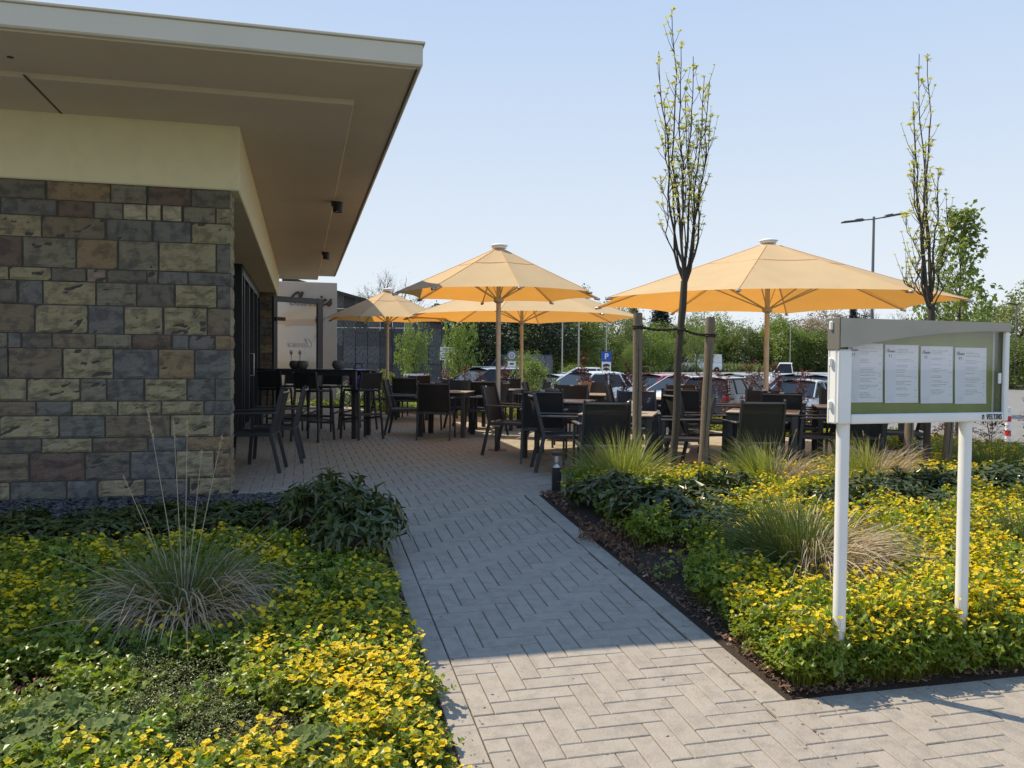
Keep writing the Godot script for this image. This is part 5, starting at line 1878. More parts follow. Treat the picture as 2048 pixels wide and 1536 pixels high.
	for e in menus:
		var p: Vector3 = e[1]
		p.y += ground_y(p.x, p.z)
		var o := thing("menu_card", e[0], "menu", p, e[2], "yellow menus on the tables")
		var mb := MB.new()
		mb.cube(Vector3(0, 0.006, 0), Vector3(0.30, 0.012, 0.21), 0.003)
		obj("cover", mb, M.yellow, o)
		var pg := MB.new()
		pg.cube(Vector3(0.01, 0.0135, 0.01), Vector3(0.24, 0.003, 0.16))
		obj("page", pg, M.white, o)
	var ash := thing("ashtray", "round glass ashtray on the table left of the menu board", "ashtray", Vector3(5.32, 0.74 + ground_y(5.3, -9.0), -8.98))
	var am := MB.new()
	am.lathe([Vector2(0.0, 0.0), Vector2(0.062, 0.0), Vector2(0.07, 0.035), Vector2(0.058, 0.036), Vector2(0.05, 0.012), Vector2(0.0, 0.010)], Vector3.ZERO, 18)
	obj("dish", am, M.steel, ash)
	var tiles := [["small white tile with a candle on the table between the poles", Vector3(3.42, 0.741, -10.4)], ["small white coaster on the high table", Vector3(0.75, 1.10, -13.75)]]
	for e in tiles:
		var p: Vector3 = e[1]
		p.y += ground_y(p.x, p.z)
		var o := thing("coaster", e[0], "coaster", p)
		var mb := MB.new()
		mb.cube(Vector3(0, 0.004, 0), Vector3(0.12, 0.008, 0.12), 0.002)
		obj("tile", mb, M.white, o)
	# seedling in a clay pot
	var pp := Vector3(4.42, 0.74, -12.62)
	var ps := thing("potted_seedling", "copper leaved seedling in a clay pot on a terrace table", "potted plant", pp)
	var pm := MB.new()
	pm.lathe([Vector2(0.0, 0.0), Vector2(0.075, 0.0), Vector2(0.098, 0.15), Vector2(0.108, 0.15), Vector2(0.108, 0.185), Vector2(0.095, 0.185), Vector2(0.09, 0.15), Vector2(0.0, 0.15)], Vector3.ZERO, 16)
	obj("pot", pm, mat(0.34, 0.20, 0.12, 0.85), ps)
	sapling_parts(ps, 0.55, 0.16, 901, 0.15)

# ------------------------------------------------------------------ menu board
func paper_print(sd: int) -> ImageTexture:
	# one printed page: pale margin column, grey text lines too small to read
	var w := 210
	var h := 297
	var im := Image.create(w, h, false, Image.FORMAT_RGB8)
	im.fill(Color(0.93, 0.93, 0.95))
	var r := rng(sd)
	im.fill_rect(Rect2i(0, 0, 62, h), Color(0.90, 0.905, 0.935))
	im.fill_rect(Rect2i(64, 14, 1, h - 40), Color(0.72, 0.72, 0.76))
	var y := 22
	while y < h - 40:
		var lines := r.randi_range(1, 4)
		for i in lines:
			var x := 72
			var stop := r.randi_range(120, 185)
			var tone := r.randf_range(0.42, 0.62)
			while x < stop:
				var l := r.randi_range(4, 15)
				for k in range(x, mini(x + l, stop)):
					for q in 3:
						if r.randf() < 0.72:
							im.set_pixel(k, y + q, Color(tone, tone, tone + 0.03))
				x += l + 3
			y += 8
		if r.randf() < 0.8:
			for k in range(188, 200):
				for q in 3:
					if r.randf() < 0.7:
						im.set_pixel(k, y - 4 + q, Color(0.55, 0.55, 0.6))
		y += r.randi_range(4, 22)
	for q in 3:
		for k in range(6, 54):
			if r.randf() < 0.5:
				im.set_pixel(k, h - 34 + q * 6, Color(0.7, 0.7, 0.75))
	return ImageTexture.create_from_image(im)

func menu_board() -> void:
	# local: x along the board, y up from its lower edge, z towards the viewer
	var base := 0.972
	var t := thing("menu_board", "white framed menu display case with grey curved top on two white posts", "sign", Vector3(3.0, base, -3.485), deg_to_rad(4.3))
	var W := 1.065
	var Hh := 0.505
	var grey := rough_mat(mat(0.37, 0.345, 0.285, 0.5, 0.1), noise_tex(0.008, 3, 0.92, 1.06, 95, 256), 0.5)
	var hw := W / 2
	var cs := MB.new()
	cs.cube(Vector3(0, Hh / 2, -0.055), Vector3(W, Hh, 0.012), 0.003)
	cs.cube(Vector3(-hw + 0.008, Hh / 2, -0.0245), Vector3(0.016, Hh, 0.049), 0.006)
	cs.cube(Vector3(hw - 0.008, Hh / 2, -0.0245), Vector3(0.016, Hh, 0.049), 0.006)
	cs.cube(Vector3(0, 0.008, -0.0245), Vector3(W - 0.034, 0.016, 0.049), 0.003)
	cs.cube(Vector3(0, Hh - 0.008, -0.0245), Vector3(W - 0.034, 0.016, 0.049), 0.003)
	obj("case", cs, M.white, t)
	# frame in front
	var fr := MB.new()
	fr.cube(Vector3(-hw + 0.038, 0.178, 0.012), Vector3(0.076, 0.356, 0.024), 0.008)
	fr.cube(Vector3(hw - 0.014, 0.23, 0.012), Vector3(0.028, 0.46, 0.024), 0.006)
	fr.cube(Vector3(0.0225, 0.023, 0.012), Vector3(W - 0.108, 0.046, 0.0238), 0.006)
	obj("frame", fr, M.white, t)
	# grey fascia with the swung lower edge
	var g := MB.new()
	var up := []
	var n := 28
	for i in n + 1:
		var f := float(i) / n
		var drop := 0.045 + 0.107 * pow(1.0 - f, 2.1) if f > 0.10 else 0.045 + 0.107 * pow(0.9, 2.1) + (0.10 - f) * 0.10
		up.append([-hw + W * f, Hh - drop])
	for i in n:
		var a: Array = up[i]
		var b: Array = up[i + 1]
		for z in [0.026, 0.0]:
			g.quad(Vector3(a[0], a[1], z), Vector3(b[0], b[1], z), Vector3(b[0], Hh, z), Vector3(a[0], Hh, z), Vector3(0, 0, 1 if z > 0.01 else -1))
		g.quad(Vector3(a[0], a[1], 0.0), Vector3(b[0], b[1], 0.0), Vector3(b[0], b[1], 0.026), Vector3(a[0], a[1], 0.026), Vector3.DOWN)
		g.quad(Vector3(a[0], Hh, 0.0), Vector3(b[0], Hh, 0.0), Vector3(b[0], Hh, 0.026), Vector3(a[0], Hh, 0.026), Vector3.UP)
	g.quad(Vector3(hw, Hh - 0.045, 0.0), Vector3(hw, Hh, 0.0), Vector3(hw, Hh, 0.026), Vector3(hw, Hh - 0.045, 0.026), Vector3.RIGHT)
	obj("fascia", g, grey, t)
	var sidep := MB.new()
	sidep.cube(Vector3(-hw - 0.002, Hh - 0.074, -0.018), Vector3(0.006, 0.152, 0.085), 0.002)
	obj("side_cover", sidep, mat(0.20, 0.185, 0.165, 0.45, 0.2), t)
	for y in [Hh - 0.035, Hh - 0.21, 0.09]:
		var hg := MB.new()
		hg.cube(Vector3(-hw - 0.009, y, -0.03), Vector3(0.016, 0.045, 0.022), 0.006)
		obj("hinge", hg, M.white, t)
	var bp := MB.new()
	bp.cube(Vector3(0.0, 0.24, -0.044), Vector3(W - 0.09, 0.44, 0.008))
	obj("green_back", bp, rough_mat(mat(0.205, 0.225, 0.040, 0.55), noise_tex(0.01, 3, 0.85, 1.1, 96, 256), 0.5), t)
	var ln := MB.new()
	ln.cube(Vector3(hw - 0.020, 0.24, -0.028), Vector3(0.006, 0.43, 0.040))
	ln.cube(Vector3(-hw + 0.020, 0.24, -0.028), Vector3(0.006, 0.43, 0.040))
	obj("lining", ln, mat(0.13, 0.135, 0.03, 0.6), t)
	# four printed pages
	var head := mat(0.03, 0.03, 0.035, 0.7)
	for i in 4:
		var x := -hw + 0.096 + 0.105 + i * 0.2225
		var pm := mat(0.86, 0.86, 0.88, 0.8)
		pm.albedo_texture = paper_print(500 + i)
		var mb := MB.new()
		var rows := []
		# the sheet, its lower corners curling a little
		var nx := 6
		var ny := 8
		var P := func(fx: float, fy: float) -> Vector3:
			return Vector3(x + (fx - 0.5) * 0.21, 0.100 + fy * 0.288 - 0.004 * i, -0.036 + 0.006 * pow(1.0 - fy, 2.0) * absf(fx - 0.5) * 2.0 + 0.002 * sin(fx * 3.0 + i))
		for b in ny:
			for a in nx:
				var q := [P.call(a / 6.0, b / 8.0), P.call((a + 1) / 6.0, b / 8.0), P.call((a + 1) / 6.0, (b + 1) / 8.0), P.call(a / 6.0, (b + 1) / 8.0)]
				var uv := [Vector2(a / 6.0, 1.0 - b / 8.0), Vector2((a + 1) / 6.0, 1.0 - b / 8.0), Vector2((a + 1) / 6.0, 1.0 - (b + 1) / 8.0), Vector2(a / 6.0, 1.0 - (b + 1) / 8.0)]
				for k in [0, 2, 1, 0, 3, 2]:
					mb.v.append(q[k]); mb.n.append(Vector3(0, 0, 1)); mb.c.append(Color.WHITE); mb.u.append(uv[k])
		var pg := obj("page", mb, pm, t)
		var hd := script_word(0.0007, 0.0076)
		var ho := obj("heading", hd, head, pg)
		ho.position = Vector3(x - 0.098, 0.351 - 0.004 * i, -0.0330)
		var ic := MB.new()
		for k in 2:
			ic.rod(Vector3(x - 0.078 + k * 0.012, 0.324 - 0.004 * i, -0.0334), Vector3(x - 0.078 + k * 0.012, 0.336 - 0.004 * i, -0.0334), 0.0009, 0.0009, 4)
			ic.lathe([Vector2(0, -0.004), Vector2(0.003, 0.0), Vector2(0, 0.004)], Vector3(x - 0.078 + k * 0.012, 0.337 - 0.004 * i, -0.0334), 6, Basis.from_scale(Vector3(1, 1, 0.4)))
		obj("cutlery_print", ic, head, pg)
	var pane := MB.new()
	pane.cube(Vector3(0.024, 0.253, -0.004), Vector3(W - 0.106, 0.414, 0.004))
	obj("pane", pane, M.glass, t)
	var lock := MB.new()
	lock.cube(Vector3(hw - 0.045, 0.22, 0.004), Vector3(0.018, 0.055, 0.012), 0.004)
	obj("lock", lock, M.white, t)
	# brewery name and crest
	var ink := mat(0.02, 0.02, 0.022, 0.5)
	text("VELTINS", 0.033, 0.002, ink, t, Vector3(hw - 0.098, 0.0235, 0.0252), 0.0, Vector3(0.80, 1.15, 1.0), true)
	var cr := MB.new()
	cr.lathe([Vector2(0.0, 0.0015), Vector2(0.008, 0.0015), Vector2(0.008, 0.0)], Vector3(hw - 0.172, 0.0195, 0.0242), 14, Basis(Vector3.RIGHT, PI / 2))
	var crest := obj("crest", cr, mat(0.10, 0.03, 0.03, 0.5), t)
	var cw := MB.new()
	for k in 3:
		cw.cube(Vector3(hw - 0.177 + k * 0.005, 0.0315, 0.0246), Vector3(0.0034, 0.0075 if k == 1 else 0.0055, 0.0016), 0.0)
	cw.cube(Vector3(hw - 0.172, 0.0282, 0.0246), Vector3(0.0135, 0.002, 0.0016))
	obj("crest_crown", cw, ink, crest)
	var cl := MB.new()
	cl.cube(Vector3(hw - 0.172, 0.0195, 0.0262), Vector3(0.009, 0.0018, 0.001)); cl.cube(Vector3(hw - 0.172, 0.0195, 0.0262), Vector3(0.0018, 0.0085, 0.0012))
	obj("crest_print", cl, mat(0.6, 0.5, 0.4, 0.6), crest)
	# posts
	for x in [-hw + 0.068, hw - 0.232]:
		var mb := MB.new()
		mb.rod(Vector3(x, -1.35, -0.026), Vector3(x, 0.0, -0.026), 0.030, 0.031, 24)
		obj("post", mb, M.white, t)

# ------------------------------------------------------------------ the two slender staked trees
func slender(label: String, root: Vector3, fork: Vector3, tips: Array, sd: int) -> void:
	var t := thing("slender_tree", label, "tree", root, 0.0, "slender staked trees in the flower bed")
	var r := rng(sd)
	var mb := MB.new()
	var f := fork - root
	var p := PackedVector3Array()
	var rr := PackedFloat32Array()
	for i in 9:
		var k := i / 8.0
		p.append(Vector3.ZERO.lerp(f, k) + Vector3(sin(k * 9.0 + sd) * 0.012, 0, cos(k * 7.0 + sd) * 0.012) * sin(k * PI))
		rr.append(lerpf(0.040, 0.036, k) * (1.0 + 0.06 * sin(k * 23.0)))
	mb.tube(p, rr, 10)
	obj("trunk", mb, M.bark, t)
	var lf := MB.new()
	var br := MB.new()
	for i in tips.size():
		var e := Vector3(tips[i][0] * 0.85, tips[i][1] - root.y, tips[i][2] * 0.85)
		e += Vector3(f.x, 0, f.z)
		# spread in depth too, so that the crown is round
		var off := Vector3(0.2465, 0, -0.9691) * r.randf_range(-0.24, 0.24)
		e += off
		var s := f.lerp(f + Vector3(0, 0.25, 0), r.randf()) - Vector3(0, 0.10, 0)
		var wide := Vector3(e.x - f.x, 0, e.z - f.z)
		var pts := PackedVector3Array()
		var rad := PackedFloat32Array()
		var n := 12
		var r0 := 0.015 if i < 8 else 0.009
		for k in n + 1:
			var g := float(k) / n
			var q := s.lerp(e, g)
			# stems leave sideways quickly, then run upright
			q += wide * (sqrt(g) - g) * 0.8
			q += (Vector3(sin(g * 10.0 + i * 1.7), 0, cos(g * 9.0 + i * 2.3)) * 0.030 + Vector3(sin(g * 27.0 + i * 3.1), 0, cos(g * 23.0 + i)) * 0.010) * sin(g * PI)
			pts.append(q)
			rad.append(lerpf(r0, 0.0035, pow(g, 0.75)))
		br.tube(pts, rad, 6)
		# spurs and leaf whorls on the upper part
		for k in range(3, n + 1):
			var many_k := 2 if k > 5 else 1
			for q in many_k:
				if (k < 6 and r.randf() < 0.6) or (k < n and r.randf() < 0.25):
					continue
				var o: Vector3 = pts[k].lerp(pts[maxi(k - 1, 0)], r.randf())
				var a := r.randf() * TAU
				var d := Vector3(cos(a) * 0.7, r.randf_range(0.6, 1.2), sin(a) * 0.7).normalized()
				var l := r.randf_range(0.02, 0.16) if k < n else 0.01
				var m := o + d * l
				br.tube(PackedVector3Array([o, o + d * l * 0.6, m + Vector3(0, l * 0.15, 0)]), PackedFloat32Array([0.0035, 0.003, 0.002]), 4)
				var tone := r.randf_range(0.75, 1.25)
				lf.col = Color(tone, tone * r.randf_range(0.92, 1.05), tone * 0.9)
				for w in r.randi_range(6, 10):
					var b := r.randf() * TAU
					var ld := Vector3(cos(b), r.randf_range(0.15, 1.2), sin(b)).normalized()
					lf.leaf(m + Vector3(0, l * 0.15, 0), ld, Vector3.UP, r.randf_range(0.036, 0.072), r.randf_range(0.016, 0.027), 0.25, 0.3)
		for k in r.randi_range(5, 9):
			var at := r.randi_range(3, n - 1)
			var o: Vector3 = pts[at]
			var a := r.randf() * TAU
			var d := Vector3(cos(a) * 0.55, 1.0, sin(a) * 0.55).normalized()
			var l := r.randf_range(0.12, 0.34)
			var m := o + d * l + Vector3(0, l * 0.25, 0)
			var mid := o + d * l * 0.55
			br.tube(PackedVector3Array([o, mid, m]), PackedFloat32Array([0.0042, 0.0032, 0.0018]), 4)
			for q in [mid.lerp(m, 0.4), m]:
				var tone := r.randf_range(0.8, 1.25)
				lf.col = Color(tone, tone, tone * 0.95)
				for w in r.randi_range(4, 8):
					var b := r.randf() * TAU
					lf.leaf(q, Vector3(cos(b), r.randf_range(0.15, 1.3), sin(b)).normalized(), Vector3.UP, r.randf_range(0.028, 0.058), r.randf_range(0.012, 0.021), 0.25, 0.3)
	obj("branches", br, M.bark, t).set_meta("kind", "stuff")
	obj("leaves", lf, M.sprout, t).set_meta("kind", "stuff")

func stake(label: String, a: Vector3, b: Vector3) -> void:
	var t := thing("tree_stake", label, "stake", a, 0.0, "round wooden tree stakes in the flower bed")
	var mb := MB.new()
	var e := b - a
	var p := PackedVector3Array()
	var rr := PackedFloat32Array()
	for i in 13:
		var k := i / 12.0
		p.append(Vector3(0, -0.12, 0).lerp(e, k))
		rr.append(0.047 + 0.002 * sin(k * 19.0 + a.x))
	p.append(e + Vector3(0, 0.012, 0)); rr.append(0.036)
	mb.tube(p, rr, 16, true)
	obj("post", mb, M.wood, t)
	var ck := MB.new()
	ck.tube(PackedVector3Array([e * 0.25 + Vector3(-0.012, 0, 0.045), e * 0.55 + Vector3(-0.008, 0, 0.047), e * 0.85 + Vector3(-0.006, 0, 0.0455)]), PackedFloat32Array([0.002, 0.0045, 0.002]), 5)
	obj("crack", ck, M.black, t)

func coil(mb: MB, c: Vector3, r: float, turns: int, th: float) -> void:
	var p := PackedVector3Array()
	var rr := PackedFloat32Array()
	for i in turns * 14 + 1:
		var a := TAU * i / 14.0
		p.append(c + Vector3(cos(a) * r, th * 1.9 * a / TAU, sin(a) * r))
		rr.append(th)
	mb.tube(p, rr, 5)

func rope(label: String, pts: Array) -> void:
	# a twisted rope: stake, trunk, stake
	var t := thing("tree_tie", label, "rope", pts[0], 0.0, "ropes that tie the slender trees")
	var mb := MB.new()
	for s in 2:
		var line := PackedVector3Array()
		var rr := PackedFloat32Array()
		for i in pts.size() - 1:
			for k in 24:
				var f := k / 24.0
				var a := (i * 24 + k) * 1.1 + s * PI
				var q: Vector3 = (pts[i] as Vector3).lerp(pts[i + 1], f) - pts[0]
				q.y -= 0.025 * sin(f * PI)
				line.append(q + Vector3(0.0, cos(a), sin(a)) * 0.008)
				rr.append(0.009)
		mb.tube(line, rr, 5)
	obj("rope", mb, M.rope, t)
	for i in 3:
		var cl := MB.new()
		coil(cl, pts[i] - pts[0] + Vector3(0, -0.02, 0), 0.044 if i == 1 else 0.054, 1 if i == 1 else 2, 0.009)
		obj("knot", cl, M.rope, t)

func slender_trees() -> void:
	var fork := Vector3(3.83, 2.10, -7.88)
	slender("taller slender young tree with yellow green buds between two stakes", Vector3(3.70, -0.02, -7.85), fork,
		[[-0.15, 4.9, -0.12], [-0.3, 4.48, -0.15], [-0.09, 4.46, -0.09], [0.08, 4.39, -0.05], [0.22, 4.2, 0.0], [0.29, 4.15, 0.01], [-0.22, 4.02, -0.11], [0.29, 3.71, 0.03], [-0.27, 3.19, -0.1], [-0.18, 3.71, -0.09], [0.15, 3.76, -0.01], [0.02, 3.97, -0.05], [-0.08, 3.5, -0.06], [0.2, 3.04, 0.02]], 5)
	stake("left wooden stake of the taller slender tree", Vector3(3.32, -0.05, -7.86), Vector3(3.325, 1.75, -7.89))
	stake("right cracked wooden stake of the taller slender tree, leaning", Vector3(4.03, -0.06, -7.83), Vector3(4.115, 1.72, -7.84))
	rope("rope tying the taller slender tree to its two stakes", [Vector3(3.325, 1.62, -7.885), Vector3(3.80, 1.61, -7.875), Vector3(4.108, 1.55, -7.84)])
	var fork2 := Vector3(6.72, 1.92, -7.72)
	slender("shorter slender young tree rising behind the menu board", Vector3(6.67, -0.04, -7.68), fork2,
		[[-0.09, 4.66, -0.1], [-0.23, 4.63, -0.13], [-0.12, 4.22, -0.09], [-0.35, 3.99, -0.15], [-0.07, 3.72, -0.07], [0.13, 3.42, -0.01], [-0.33, 3.56, -0.13], [0.04, 3.29, -0.03], [0.23, 2.96, 0.03], [-0.25, 2.95, -0.09], [0.18, 2.52, 0.03], [-0.17, 2.41, -0.06], [-0.23, 2.19, -0.07]], 8)
	stake("left wooden stake under the menu board", Vector3(6.39, -0.06, -7.64), Vector3(6.42, 1.28, -7.66))
	stake("right wooden stake under the menu board, leaning outward", Vector3(6.88, -0.06, -7.66), Vector3(7.02, 1.28, -7.70))
	rope("rope tying the shorter slender tree behind the menu board", [Vector3(6.418, 1.18, -7.66), Vector3(6.70, 1.2, -7.70), Vector3(7.01, 1.18, -7.70)])

# ------------------------------------------------------------------ plants of the beds
func trefoil_tuft(sd: int, leaves: int, rad: float, h: float) -> ArrayMesh:
	var r := rng(sd)
	var mb := MB.new()
	for i in leaves:
		var a := r.randf() * TAU
		var q := sqrt(r.randf()) * rad
		var top := Vector3(cos(a) * q, h * r.randf_range(0.45, 1.0) * (1.0 - 0.3 * q / rad), sin(a) * q)
		var k := r.randf_range(0.7, 1.3)
		mb.col = Color(0.8, 0.7, 0.6)
		var s := Vector3(top.x * 0.4, 0, top.z * 0.4)
		mb.tri(s, top, s + Vector3(0.0025, 0, 0.001))
		mb.col = Color(k * r.randf_range(0.85, 1.15), k, k * 0.9)
		var out := Vector3(cos(a), r.randf_range(-0.1, 0.5), sin(a)).normalized()
		var up := (Vector3.UP + Vector3(r.randfn(), 0, r.randfn()) * 0.35).normalized()
		var side := out.cross(up).normalized()
		var l := r.randf_range(0.024, 0.036)
		for m in [0.0, 1.15, -1.15]:
			var d := (out * cos(m) + side * sin(m)).normalized()
			mb.leaf(top, d, up, l, l * 0.82, 0.12, 0.25, 0.58)
	return mb.mesh()

func flower_shape() -> ArrayMesh:
	var mb := MB.new()
	for k in 5:
		var a := TAU * k / 5.0
		var d := Vector3(cos(a), 0.25, sin(a)).normalized()
		mb.col = Color.WHITE
		mb.leaf(Vector3(0, 0, 0), d, Vector3.UP, 0.0145, 0.0135, 0.05, 0.15, 0.62)
	mb.col = Color(0.75, 0.6, 0.5)
	for k in 5:
		var a := TAU * k / 5.0
		var b := TAU * (k + 1) / 5.0
		mb.tri(Vector3(0, 0.004, 0), Vector3(cos(a) * 0.0028, 0.0025, sin(a) * 0.0028), Vector3(cos(b) * 0.0028, 0.0025, sin(b) * 0.0028), Vector3.UP)
	mb.col = Color(0.12, 0.25, 0.05)
	mb.tri(Vector3(0, 0, 0), Vector3(0.001, -0.05, 0), Vector3(-0.001, -0.05, 0.0005))
	return mb.mesh()

func laurel_shape(sd: int, shoots: int, rad: float, h: float, leaf := 0.095) -> MB:
	var r := rng(sd)
	var mb := MB.new()
	for i in shoots:
		var a := r.randf() * TAU
		var q := sqrt(r.randf())
		var top := Vector3(cos(a) * q * rad, h * (1.0 - 0.45 * q * q) * r.randf_range(0.7, 1.08), sin(a) * q * rad)
		var d := (Vector3.UP + Vector3(cos(a), 0, sin(a)) * q * 0.9 + Vector3(r.randfn(), 0, r.randfn()) * 0.25).normalized()
		mb.col = Color(1.2, 0.9, 0.7)
		mb.rod(Vector3(top.x * 0.35, 0, top.z * 0.35), top, 0.004, 0.0025, 3, false)
		var n := r.randi_range(9, 13)
		for k in n:
			var f := float(k) / n
			var b := top - d * (0.11 * (1.0 - f)) * r.randf_range(0.8, 1.2)
			var s := d.cross(Vector3(cos(k * 2.4), 0.3, sin(k * 2.4))).normalized()
			var open := lerpf(1.25, 0.35, f * f)
			var ld := (d * cos(open) + s * sin(open)).normalized()
			var t := r.randf_range(0.75, 1.25) * (1.25 if f > 0.85 else 1.0)
			mb.col = Color(t, t, t * 0.9) if r.randf() > 0.012 else Color(4.5, 2.6, 0.6)
			var l := leaf * r.randf_range(0.75, 1.15) * (0.7 if f > 0.85 else 1.0)
			mb.leaf(b, ld, d, l, l * 0.28, 0.20, 0.55, 0.5)
	return mb

func grass_blades(mb: MB, r: RandomNumberGenerator, n: int, base: float, h0: float, h1: float, lean0: float, lean1: float, droop: float, w: float, a0 := 0.0, a1 := TAU) -> void:
	for i in n:
		var a := r.randf_range(a0, a1)
		var o := Vector3(cos(a), 0, sin(a)) * base * sqrt(r.randf())
		var dirh := Vector3(cos(a + r.randfn() * 0.5), 0, sin(a + r.randfn() * 0.5)).normalized()
		var lean := r.randf_range(lean0, lean1)
		var l := r.randf_range(h0, h1)
		var k := r.randf_range(0.65, 1.35)
		mb.col = Color(k * r.randf_range(0.92, 1.12), k, k * 0.92)
		var d := (Vector3.UP * cos(lean) + dirh * sin(lean)).normalized()
		var s := d.cross(Vector3(r.randfn(), r.randfn(), r.randfn())).normalized()
		var p := o
		var seg := 6
		var ww := w * r.randf_range(0.6, 1.3)
		for j in seg:
			var f := float(j) / seg
			var g := float(j + 1) / seg
			d = (d + (Vector3.DOWN * 0.8 + dirh * 0.3) * droop * g * r.randf_range(0.7, 1.3) / seg * 2.2).normalized()
			var q := p + d * l / seg
			if q.y < 0.004:
				q.y = 0.004
			var w0 := ww * (1.0 - pow(f, 2.5))
			var w1 := ww * (1.0 - pow(g, 2.5))
			if j == seg - 1:
				mb.tri(p - s * w0, p + s * w0, q)
			else:
				mb.quad(p - s * w0, p + s * w0, q + s * w1, q - s * w1)
			p = q

func seed_head(mb: MB, r: RandomNumberGenerator, o: Vector3, tip: Vector3, plume: float) -> void:
	var p := PackedVector3Array()
	var rr := PackedFloat32Array()
	for i in 7:
		var f := i / 6.0
		p.append(o.lerp(tip, f) + Vector3(0, -0.05, 0) * f * f)
		rr.append(lerpf(0.0030, 0.0015, f))
	mb.tube(p, rr, 4)
	var d := (p[6] - p[5]).normalized()
	for i in int(plume * 420.0):
		var f := r.randf()
		var q := p[6] - d * plume * f
		var e := (d + Vector3(r.randfn(), r.randfn(), r.randfn()) * 0.28).normalized()
		mb.leaf(q, e, Vector3(r.randfn(), r.randfn(), r.randfn()), r.randf_range(0.014, 0.030), 0.0045)

func grass_clump(label: String, at: Vector3, sd: int, green: Array, dry: Array, heads := [], gm: Material = null) -> void:
	var t := thing("ornamental_grass", label, "grass clump", at, 0.0, "clumps of ornamental grass")
	var r := rng(sd)
	if green.size():
		var g := MB.new()
		for e in green:
			grass_blades(g, r, e[0], e[1], e[2], e[3], e[4], e[5], e[6], e[7], e[8] if e.size() > 8 else 0.0, e[9] if e.size() > 8 else TAU)
		obj("green_blades", g, gm if gm else M.grass_green, t).set_meta("kind", "stuff")
	if dry.size():
		var g := MB.new()
		for e in dry:
			grass_blades(g, r, e[0], e[1], e[2], e[3], e[4], e[5], e[6], e[7], e[8] if e.size() > 8 else 0.0, e[9] if e.size() > 8 else TAU)
		obj("dry_blades", g, M.grass_dry, t).set_meta("kind", "stuff")
	for e in heads:
		var mb := MB.new()
		seed_head(mb, r, Vector3.ZERO, e[0], e[1])
		obj("seed_head", mb, M.grass_dry, t)

func clear_of(p: Vector2, discs: Array) -> float:
	# 0 inside one of the discs, 1 well outside
	var k := 1.0
	for e in discs:
		k = minf(k, sm(e[2] * 0.55, e[2] * 1.05, p.distance_to(Vector2(e[0], e[1]))))
	return k

